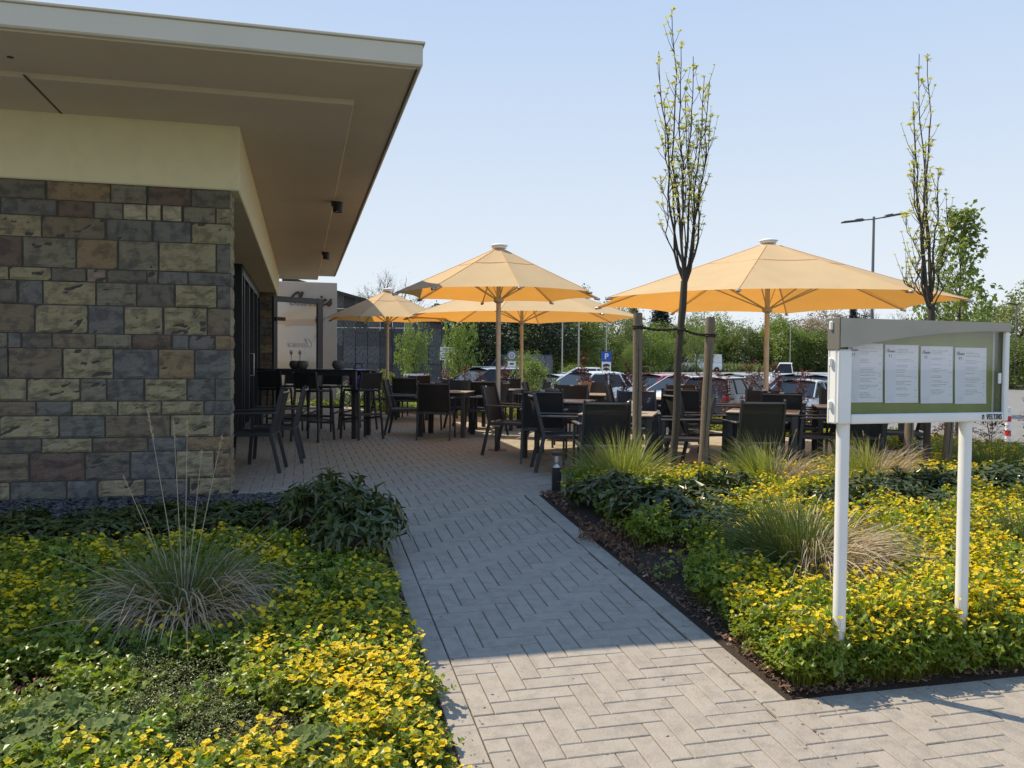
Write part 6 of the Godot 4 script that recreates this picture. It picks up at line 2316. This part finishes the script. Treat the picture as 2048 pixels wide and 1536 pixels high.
func plant_beds() -> void:
	var r := rng(101)
	var noise := FastNoiseLite.new()
	noise.seed = 12
	noise.frequency = 0.9
	var tuft := []
	for i in 4:
		tuft.append(trefoil_tuft(200 + i, 15, 0.085, 0.15))
	# discs that other plants fill: x, z, radius
	var laurels := [
		[0.24, -6.22, 0.34, "dark laurel shrub at the path's edge, end of the row by the slate"], [0.40, -5.78, 0.30, "dark laurel shrub hanging over the path edge on the left"], [-0.15, -6.52, 0.32, "dark laurel shrub second from the path in the row by the slate"],
		[-0.58, -6.55, 0.30, "dark laurel shrub behind the large dry grass clump"], [-1.02, -6.52, 0.32, "dark laurel shrub left of the dry seed heads"], [-1.45, -6.45, 0.30, "dark laurel shrub near the left edge by the slate"], [-1.88, -6.42, 0.32, "leftmost dark laurel shrub at the picture's edge"],
		[2.62, -6.72, 0.32, "laurel shrub nearest the bollard light in the right bed"], [2.78, -6.18, 0.34, "laurel shrub nearest the path in the right bed"], [3.02, -5.72, 0.30, "laurel shrub left of the big half dry grass"], [3.30, -6.45, 0.34, "laurel shrub below the taller slender tree"],
		[3.72, -6.78, 0.32, "laurel shrub below the right cracked stake"], [4.35, -6.10, 0.30, "laurel shrub left of the menu board's left post"], [4.92, -6.36, 0.34, "laurel shrub right of the menu board's left post"], [5.45, -6.45, 0.34, "laurel shrub midway between the two white posts"],
		[5.92, -6.60, 0.32, "laurel shrub left of the menu board's right post"], [6.40, -6.45, 0.34, "laurel shrub right of the menu board's right post"], [6.95, -6.70, 0.36, "laurel shrub at the right edge of the picture"], [5.15, -5.95, 0.28, "low laurel shrub in front of its row between the white posts"]]
	var grasses := [[-0.62, -4.80, 0.58], [2.98, -7.42, 0.26], [4.45, -7.15, 0.46], [5.62, -7.22, 0.46], [7.5, -7.6, 0.5], [3.20, -4.78, 0.62], [5.02, -4.75, 0.28], [2.42, -7.72, 0.26]]
	var discs := []
	for e in laurels:
		discs.append([e[0], e[1], e[2] * 1.25])
	for e in grasses:
		discs.append(e)
	# where the creeping small-leaved shrub, the cranesbills and the bare brown patches lie
	var creeper := [[-0.48, -3.86, 0.34], [-0.72, -4.12, 0.20], [-0.28, -3.45, 0.30], [-0.62, -3.60, 0.18]]
	var crane := [[-0.92, -3.62, 0.22], [-1.05, -3.45, 0.22], [-0.70, -3.40, 0.14], [0.05, -3.16, 0.14]]
	var bare := [[-1.14, -3.95, 0.24], [-0.02, -3.42, 0.12], [2.50, -5.25, 0.34], [2.28, -5.9, 0.2]]
	var spots := [[], [], [], []]
	var tints := [[], [], [], []]
	var flowers := []
	var ftint := []
	for i in 25000:
		var left := i < 8000
		var p := Vector2(r.randf_range(-2.9, 0.60), r.randf_range(-6.55, -2.2)) if left else Vector2(r.randf_range(2.2, 9.0), r.randf_range(-8.4, -3.34))
		if i >= 23500:
			p = Vector2(r.randf_range(2.25, 5.0), -3.40 - absf(r.randfn(0.0, 0.22)))
		if not in_view(p.x, p.y, 0.9):
			continue
		if not left and p.y < bed_back(p.x) + 0.10:
			continue
		var rim := 0.60 - p.x if left else minf(p.x - 2.17, -3.33 - p.y)
		var gap := 0.07 if left else (lerpf(0.26, 0.14, sm(-5.2, -4.0, p.y)) if p.x - 2.17 < -3.33 - p.y else 0.08)
		if rim < gap * (0.75 + 0.9 * noise.get_noise_2d(p.x * 3.0 + 50.0, p.y * 3.0) + 0.5 * r.randf()):
			continue
		var free := clear_of(p, discs) * clear_of(p, creeper) * clear_of(p, crane) * clear_of(p, bare)
		if r.randf() > free:
			continue
		if noise.get_noise_2d(p.x * 5.0 + 20.0, p.y * 5.0 + 70.0) < (-0.30 if left else -0.36):
			continue
		if left and p.y < -6.1:
			continue
		var front := 0.0 if left else sm(-4.3, -3.7, p.y)
		var s := r.randf_range(0.75, 1.25) * lerpf(lerpf(0.7, 1.0, front), 1.0, sm(0.0, 0.35, rim))
		var y := inner(p.x, p.y) + (0.0 if left else 0.03 * sm(0.1, 0.4, rim))
		var k := r.randi() % 4
		var tone := r.randf_range(0.8, 1.15)
		spots[k].append(Transform3D(Basis.from_euler(Vector3(r.randfn(0, 0.1), r.randf() * TAU, r.randfn(0, 0.1))).scaled(Vector3(s, s * r.randf_range(0.85, 1.25) * (1.0 if left else 1.35 + front * (0.2 + 0.9 * noise.get_noise_2d(p.x * 4.0, p.y * 4.0))), s)), Vector3(p.x, y, p.y)))
		tints[k].append(Color(tone * r.randf_range(0.9, 1.15), tone, tone))
		# flowers stand above the leaves, in patches
		var patch := noise.get_noise_2d(p.x * 1.7, p.y * 1.7) + 0.55 * noise.get_noise_2d(p.x * 6.0, p.y * 6.0 + 9.0)
		var rich := (0.32 + patch * 1.4) if left else (0.72 + patch * 1.1 - 0.5 * (1.0 - sm(2.3, 3.1, p.x)) * (1.0 - sm(-4.9, -4.2, p.y)))
		if left:
			rich += 0.6 * sm(-0.45, 0.2, p.x) * sm(-4.6, -4.0, p.y) - 0.3 * sm(-0.2, -0.9, p.x) * sm(-4.4, -3.9, p.y)
		if r.randf() < rich * free:
			for q in r.randi_range(2, 7):
				var o := Vector3(p.x + r.randfn(0, 0.035), 0, p.y + r.randfn(0, 0.035))
				var fs := r.randf_range(0.65, 1.22)
				o.y = y + 0.15 * s * r.randf_range(0.85, 1.15) * (1.0 if left else 1.35 + front * (0.2 + 0.9 * noise.get_noise_2d(p.x * 4.0, p.y * 4.0))) + 0.012
				flowers.append(Transform3D(Basis.from_euler(Vector3(r.randfn(0.1, 0.35), r.randf() * TAU, r.randfn(0, 0.35))).scaled(Vector3.ONE * fs), o))
				var ft := r.randf_range(0.82, 1.1)
				ftint.append(Color(ft, ft * r.randf_range(0.92, 1.04), ft))
	var cover := thing("ground_cover", "low yellow flowering ground cover with three-part leaves filling both beds", "ground cover", Vector3.ZERO, 0.0, "", "stuff")
	for k in 4:
		many("leaves", tuft[k], M.cover, spots[k], tints[k], cover)
	many("flowers", flower_shape(), M.petal, flowers, ftint, cover)
	# laurels
	var shapes := []
	for i in 4:
		shapes.append(laurel_shape(300 + i, 46, 0.38, 0.42, 0.155).mesh())
	for i in laurels.size():
		var e: Array = laurels[i]
		var t := thing("laurel_shrub", e[3], "shrub", Vector3(e[0], inner(e[0], e[1]), e[1]), i * 1.3, "dark laurel shrubs in the beds")
		var o := obj("leaves", shapes[i % 4], M.laurel, t)
		o.set_meta("kind", "stuff")
		var s: float = e[2] / 0.33
		o.scale = Vector3(s, s * (1.05 if i < 2 else (0.78 if i > 6 else 0.58)), s)
	# creeping shrub with small shining leaves
	var cr := MB.new()
	for i in 9000:
		var e: Array = creeper[r.randi() % creeper.size()]
		var a := r.randf() * TAU
		var q: float = sqrt(r.randf()) * e[2] * 1.05
		var p := Vector3(e[0] + cos(a) * q, 0, e[1] + sin(a) * q)
		p.y = inner(p.x, p.z) + 0.03 + 0.13 * r.randf() * (1.0 - 0.5 * pow(q / e[2], 2.0)) * (0.7 + 0.5 * noise.get_noise_2d(p.x * 8.0, p.z * 8.0))
		var k := r.randf_range(0.6, 1.5)
		cr.col = Color(k * 1.1, k, k * 0.9) if r.randf() > 0.10 else Color(k * 2.4, k * 0.8, k * 0.5)
		for w in 3:
			cr.leaf(p + Vector3(r.randfn(), r.randfn() * 0.4, r.randfn()) * 0.008, Vector3(r.randfn(), r.randfn() * 0.5 + 0.25, r.randfn()).normalized(), Vector3.UP, r.randf_range(0.009, 0.017), 0.008, 0.12, 0.2)
	var cs := thing("creeping_shrub", "low creeping shrub of tiny shiny leaves in the front of the left bed", "shrub", Vector3.ZERO, 0.0)
	obj("leaves", cr, M.creeper, cs).set_meta("kind", "stuff")
	var tw := MB.new()
	for i in 90:
		var e: Array = creeper[r.randi() % creeper.size()]
		var a := r.randf() * TAU
		var o: Vector3 = Vector3(e[0], 0.02, e[1]) + Vector3(cos(a), 0, sin(a)) * e[2] * r.randf()
		o.y += inner(o.x, o.z)
		var b := r.randf() * TAU
		tw.rod(o, o + Vector3(cos(b) * 0.1, r.randf_range(0.04, 0.12), sin(b) * 0.1), 0.0018, 0.001, 3, false)
	obj("twigs", tw, M.twig, cs).set_meta("kind", "stuff")
	# cranesbill plants: wide lobed leaves
	var words := ["lobed pale green cranesbill clump left of the creeping shrub", "lobed cranesbill clump in the lower left picture corner", "small lobed cranesbill clump below the creeping shrub", "small lobed cranesbill clump at the lower edge near the path"]
	for i in crane.size():
		var e: Array = crane[i]
		var t := thing("cranesbill", words[i], "plant", Vector3(e[0], inner(e[0], e[1]), e[1]), 0.0, "cranesbill clumps in the left bed")
		var mb := MB.new()
		for k in int(150.0 * e[2] / 0.22):
			var a := r.randf() * TAU
			var q: float = sqrt(r.randf()) * e[2] * 1.15
			var p := Vector3(cos(a) * q, 0.17 * r.randf_range(0.5, 1.0) * (1.0 - 0.4 * q / e[2]), sin(a) * q)
			var up := (Vector3.UP + Vector3(r.randfn(), 0, r.randfn()) * 0.4 + Vector3(0, 0, 0.3)).normalized()
			var f := up.cross(Vector3(r.randfn(), 0.1, r.randfn())).normalized()
			var g := up.cross(f)
			var tone := r.randf_range(0.75, 1.3)
			mb.col = Color(tone, tone, tone)
			var l := r.randf_range(0.034, 0.062)
			for m in 7:
				var b := (m - 3) * 0.72
				mb.leaf(p, (f * cos(b) + g * sin(b) + up * 0.18).normalized(), up, l * (1.0 - 0.05 * absf(m - 3)), l * 0.42, 0.12, 0.3, 0.68)
		obj("leaves", mb, M.geranium, t).set_meta("kind", "stuff")
	# fallen brown leaves
	var dl := MB.new()
	for i in 1500:
		var e: Array = bare[r.randi() % bare.size()] if i < 1300 else crane[r.randi() % 2]
		var a := r.randf() * TAU
		var q: float = sqrt(r.randf()) * e[2] * 1.2
		var p := Vector3(e[0] + cos(a) * q, 0, e[1] + sin(a) * q)
		p.y = inner(p.x, p.z) + 0.015 + r.randf() * 0.08
		var k := r.randf_range(0.5, 1.7)
		dl.col = Color(k, k * r.randf_range(0.8, 1.1), k)
		dl.leaf(p, Vector3(r.randfn(), r.randfn() * 0.3, r.randfn()).normalized(), (Vector3.UP + Vector3(r.randfn(), 0, r.randfn()) * 0.6).normalized(), r.randf_range(0.02, 0.045), r.randf_range(0.012, 0.024), 0.2, 0.7)
	tag(obj("fallen_leaves", dl, M.dead_leaf), "dry brown fallen leaves on bare patches of both beds", "leaves", "", "stuff")
	# ornamental grasses: [blades, base radius, length from, to, lean from, to, droop, half width, angles]
	grass_clump("large arching half dry grass clump with seed heads in the left bed", at_ground(-0.62, -4.80), 401,
		[[420, 0.16, 0.36, 0.62, 0.05, 0.75, 0.9, 0.0034]], [[520, 0.19, 0.50, 0.80, 0.2, 0.9, 2.5, 0.0045], [420, 0.20, 0.38, 0.62, 0.5, 1.2, 2.4, 0.006], [40, 0.1, 0.7, 0.95, 0.6, 1.2, 0.5, 0.002]],
		[[Vector3(-0.22, 1.18, -0.25), 0.16], [Vector3(-0.10, 1.12, -0.35), 0.12], [Vector3(0.0, 1.14, -0.15), 0.10], [Vector3(0.06, 0.95, -0.3), 0.05], [Vector3(0.18, 1.05, -0.2), 0.08], [Vector3(-0.30, 0.85, 0.0), 0.06]])
	grass_clump("bright green upright grass tuft beside the left tree stake", at_ground(2.98, -7.42), 402,
		[[800, 0.15, 0.42, 0.74, 0.0, 0.75, 0.6, 0.0042]], [[260, 0.14, 0.3, 0.48, 0.4, 1.3, 1.2, 0.004]], [[Vector3(0.18, 0.62, -0.1), 0.02], [Vector3(-0.12, 0.6, 0.0), 0.02]], M.grass_bright)
	grass_clump("rounded grass clump, green left and brown right, beside the second stake", at_ground(4.45, -7.15), 403,
		[[700, 0.2, 0.44, 0.74, 0.0, 0.95, 0.7, 0.0042, 2.0, 5.2]], [[1000, 0.22, 0.45, 0.74, 0.1, 1.35, 1.3, 0.0036, -1.6, 1.9]], [[Vector3(0.24, 0.72, 0.0), 0.14]], M.grass_bright)
	grass_clump("brown feathery grass clump behind the menu board's left post", at_ground(5.62, -7.22), 404,
		[[480, 0.2, 0.44, 0.7, 0.0, 0.9, 0.7, 0.0042, 2.0, 5.2]], [[1050, 0.22, 0.45, 0.74, 0.1, 1.3, 1.2, 0.0034, -1.6, 2.4]], [[Vector3(-0.2, 0.7, 0.1), 0.05], [Vector3(0.0, 0.66, 0.1), 0.04]], M.grass_bright)
	grass_clump("dark green wispy grass clump right of the menu board's right post", at_ground(7.5, -7.6), 405,
		[[800, 0.26, 0.34, 0.62, 0.0, 1.0, 0.6, 0.0036]], [[300, 0.24, 0.3, 0.5, 0.4, 1.3, 1.1, 0.0034]])
	grass_clump("big grass clump, dark green left and dry brown right, before the laurels", at_ground(3.20, -4.78), 406,
		[[760, 0.19, 0.45, 0.74, 0.0, 0.9, 0.7, 0.004, 1.6, 5.4]], [[1100, 0.23, 0.6, 1.0, 0.25, 1.15, 2.0, 0.0042, -1.6, 2.0], [520, 0.2, 0.42, 0.75, 0.5, 1.3, 1.9, 0.0036]])
	grass_clump("grass clump cut off by the right edge of the picture", at_ground(5.05, -4.75), 407,
		[[560, 0.18, 0.38, 0.66, 0.0, 1.2, 0.9, 0.0034]], [[360, 0.18, 0.36, 0.6, 0.5, 1.3, 1.3, 0.003]])
	grass_clump("orange brown low grass at the far right behind the second bollard", Vector3(9.9, -0.05, -10.3), 408,
		[], [[700, 0.5, 0.25, 0.45, 0.1, 1.3, 1.0, 0.003]])
	var ol := thing("coloured_leaf", "single orange leaf caught upright before the shorter slender tree", "leaf", Vector3(6.34, 0.10, -7.3))
	var om := MB.new()
	om.leaf(Vector3.ZERO, Vector3(0.1, 1, 0.1).normalized(), Vector3(0, 0.2, 1).normalized(), 0.085, 0.06, 0.1, 0.2)
	obj("blade", om, mat(0.62, 0.24, 0.12, 0.6), ol)

# ------------------------------------------------------------------ planting along the terrace edge
func sapling_parts(t: Node3D, h: float, w: float, sd: int, low := 0.0) -> void:
	var r := rng(sd)
	var st := MB.new()
	var lf := MB.new()
	for s in (2 if w > 0.2 else 1):
		var lean := Vector3(r.randfn(0, 0.06), 1, r.randfn(0, 0.06)).normalized()
		var p := PackedVector3Array()
		var rr := PackedFloat32Array()
		for i in 7:
			var f := i / 6.0
			p.append(Vector3(r.randfn(0, 0.012), low, r.randfn(0, 0.012)) + lean * h * f * (1.0 - 0.15 * s))
			rr.append(lerpf(0.008, 0.002, f))
		st.tube(p, rr, 5)
		for i in int(h * 44.0):
			var f := pow(r.randf(), 0.75) * 0.98
			var o: Vector3 = p[0].lerp(p[6], f)
			var a := r.randf() * TAU
			var d := Vector3(cos(a), r.randf_range(0.1, 0.9), sin(a)).normalized()
			var l := w * r.randf_range(0.3, 1.0) * (1.1 - 0.6 * f)
			st.rod(o, o + d * l, 0.0025, 0.0012, 3, false)
			for k in r.randi_range(4, 9):
				var q := o + d * l * r.randf_range(0.35, 1.05)
				var tone := r.randf_range(0.6, 1.5)
				lf.col = Color(tone, tone * r.randf_range(0.8, 1.5), tone)
				lf.leaf(q, Vector3(r.randfn(), r.randfn() * 0.6, r.randfn()).normalized(), Vector3.UP, r.randf_range(0.035, 0.06), r.randf_range(0.022, 0.036), 0.2, 0.3)
	obj("stem", st, M.twig, t)
	obj("leaves", lf, M.copper, t).set_meta("kind", "stuff")

func edge_planting() -> void:
	var r := rng(700)
	# low yellow green cover of the strip
	var cov := MB.new()
	var n := 0
	while n < 6500:
		var x := r.randf_range(-0.5, 10.8)
		var z := r.randf_range(-23.5, -8.8)
		var d := beyond(x, z)
		if d < 0.12 or d > 1.72:
			continue
		n += 1
		var k := r.randf_range(0.7, 1.35)
		cov.col = Color(k * 1.1, k, k * 0.8)
		for w in 3:
			cov.leaf(Vector3(x + r.randfn(0, 0.03), -0.05 + r.randf_range(0.02, 0.2), z + r.randfn(0, 0.03)), Vector3(r.randfn(), r.randfn() * 0.5 + 0.4, r.randfn()).normalized(), Vector3.UP, 0.07, 0.05, 0.15, 0.3)
	tag(obj("edge_ground_cover", cov, M.cover), "yellow green ground cover of the strip beyond the terrace", "ground cover", "", "stuff")
	var fl := []
	var ft := []
	n = 0
	while n < 5200:
		var x := r.randf_range(4.0, 10.8)
		var z := r.randf_range(-17.0, -8.8)
		var d := beyond(x, z)
		if d < 0.2 or d > 1.6 or r.randf() > sm(5.0, 7.5, x) + 0.15:
			n += 1 if d < 0.2 else 0
			continue
		n += 1
		fl.append(Transform3D(Basis.from_euler(Vector3(r.randfn(0.1, 0.4), r.randf() * TAU, r.randfn(0, 0.4))).scaled(Vector3.ONE * 1.5), Vector3(x, r.randf_range(0.08, 0.17), z)))
		ft.append(Color(1, 1, 1) * r.randf_range(0.85, 1.1))
	var fo := many("edge_flowers", flower_shape(), M.petal, fl, ft)
	tag(fo, "yellow flowers in the strip beyond the terrace", "flowers")
	# copper beech saplings
	var list := [
		[1.3, -22.6, 0.9, "leftmost copper beech sapling right of the beige screen wall"], [1.7, -22.5, 0.7, "second copper beech sapling right of the beige screen wall"], [2.1, -21.8, 0.95, "copper beech sapling left of the far parasol's pole"], [3.1, -21.3, 0.9, "bushy copper beech sapling right of the far parasol's pole"],
		[3.5, -20.6, 1.0, "copper beech sapling below the left young green tree"], [3.9, -20.0, 1.1, "reddish copper beech sapling below the direction sign"], [4.2, -19.6, 0.95, "copper beech sapling in front of the silver grey estate's windscreen"], [4.7, -19.3, 1.1, "copper beech sapling left of the front parasol pole"],
		[5.0, -19.0, 0.9, "copper beech sapling right of the front parasol pole"], [6.3, -18.0, 1.05, "copper beech sapling before the low silver car"], [6.6, -17.4, 1.15, "copper beech sapling before the white hatchback's bonnet"], [6.8, -16.9, 1.2, "tall copper beech sapling before the white hatchback's door"],
		[7.1, -16.5, 1.1, "copper beech sapling behind the white hatchback's tail"], [7.6, -15.7, 1.15, "full copper beech sapling left of the slender trunk"], [7.8, -15.3, 1.0, "copper beech sapling just right of the slender trunk"], [8.15, -14.7, 1.1, "copper beech sapling right of the cracked stake"],
		[8.35, -14.2, 1.25, "reddest copper beech sapling before the black estate car"], [8.6, -13.7, 1.2, "copper beech sapling before the black estate's side"], [8.8, -13.2, 1.1, "copper beech sapling left of the right parasol's pole"], [9.1, -12.3, 1.2, "tall copper beech sapling before the silver saloon"],
		[9.3, -11.7, 1.1, "thin copper beech sapling at the silver saloon's rear door"], [9.6, -10.7, 0.95, "copper beech sapling below the menu board's middle"], [9.8, -10.0, 1.2, "dark copper beech sapling left of the red and white post"], [10.2, -9.6, 1.25, "rightmost copper beech sapling at the picture's edge"]]
	for i in list.size():
		var e: Array = list[i]
		var t := thing("beech_sapling", e[3], "sapling", Vector3(e[0], -0.05, e[1]), 0.0, "copper beech saplings along the terrace edge")
		sapling_parts(t, e[2] * 1.08, 0.26 + 0.12 * (0.5 + 0.5 * sin(i * 2.1)), 800 + i)
	# leafy bright green shrubs
	for e in [[5.92, -21.2, 1.35, 0.72, "dense fresh green leafy shrub behind the second parasol pole", 600, 0.075], [2.05, -21.15, 1.0, 0.42, "small fresh green shrub at the far left parasol's pole", 200, 0.075], [12.3, -13.4, 3.3, 0.75, "leafy green young maple behind the menu board's right end", 330, 0.13]]:
		var t := thing("leafy_shrub" if e[2] < 2.0 else "young_maple", e[4], "shrub" if e[2] < 2.0 else "tree", Vector3(e[0], ground_y(e[0], e[1]) - 0.02, e[1]))
		var st := MB.new()
		var lf := MB.new()
		var tall: bool = e[2] > 2.0
		if tall:
			st.rod(Vector3.ZERO, Vector3(0.0, e[2] * 1.25, 0), 0.035, 0.01, 8)
		for i in e[5]:
			var a := r.randf() * TAU
			var f := r.randf()
			var prof: float = sin(clampf(f, 0.02, 0.98) * PI) if not tall else (0.12 + 1.2 * sin(f * PI) * (1.0 - 0.75 * f))
			var q: float = pow(r.randf(), 0.5) * e[3] * (prof * 0.75 + 0.25) * (1.0 + 0.35 * sin(a * 3.0 + f * 7.0))
			var p := Vector3(cos(a) * q, (f * e[2]) if not tall else 1.3 + f * (e[2] - 0.2), sin(a) * q)
			if i % 6 == 0:
				st.rod(Vector3(0, p.y * (0.4 if not tall else 0.85), 0), p, 0.008, 0.003, 4, false)
			var tone := r.randf_range(0.75, 1.4)
			lf.col = Color(tone * 1.05, tone, tone * 0.9)
			for k in 5:
				lf.leaf(p + Vector3(r.randfn(), r.randfn(), r.randfn()) * 0.04, Vector3(r.randfn(), r.randfn() - 0.2, r.randfn()).normalized(), (Vector3.UP + Vector3(r.randfn(), 0, r.randfn()) * 0.5).normalized(), e[6] * r.randf_range(0.7, 1.2), e[6] * 0.62, 0.15, 0.3)
		obj("stem", st, M.twig, t)
		obj("leaves", lf, M.crown_bright, t).set_meta("kind", "stuff")

# ------------------------------------------------------------------ bollard lights
func bollards() -> void:
	var spots := [["black square bollard light with clear head at the corner of the right bed", Vector3(2.42, 0, -7.72), 0.40], ["black square bollard light seen under the menu board", Vector3(7.72, 0, -9.0), 0.40], ["tall black square post right of the menu board's right post", Vector3(8.75, 0, -10.6), 0.85]]
	for e in spots:
		var p: Vector3 = e[1]
		p.y = ground_y(p.x, p.z) - 0.02
		var t := thing("bollard_light", e[0], "bollard light", p, -0.2, "black bollard lights")
		var h: float = e[2]
		var b := MB.new()
		b.cube(Vector3(0, (h - 0.15) / 2, 0), Vector3(0.086, h - 0.15, 0.086), 0.004)
		obj("post", b, M.anthracite, t)
		var c := MB.new()
		c.cube(Vector3(0, h - 0.015, 0), Vector3(0.086, 0.03, 0.086), 0.004)
		obj("cap", c, M.anthracite, t)
		var g := MB.new()
		g.cube(Vector3(0, h - 0.09, 0), Vector3(0.074, 0.118, 0.074), 0.002)
		obj("glass_head", g, M.glass, t)
		var w := MB.new()
		w.lathe([Vector2(0.040, h - 0.15), Vector2(0.003, h - 0.112)], Vector3.ZERO, 4)
		obj("reflector", w, M.white, t)
		var lp := MB.new()
		lp.cube(Vector3(0, h - 0.07, 0), Vector3(0.034, 0.07, 0.034), 0.006)
		obj("lamp", lp, M.lamp_clear, t)
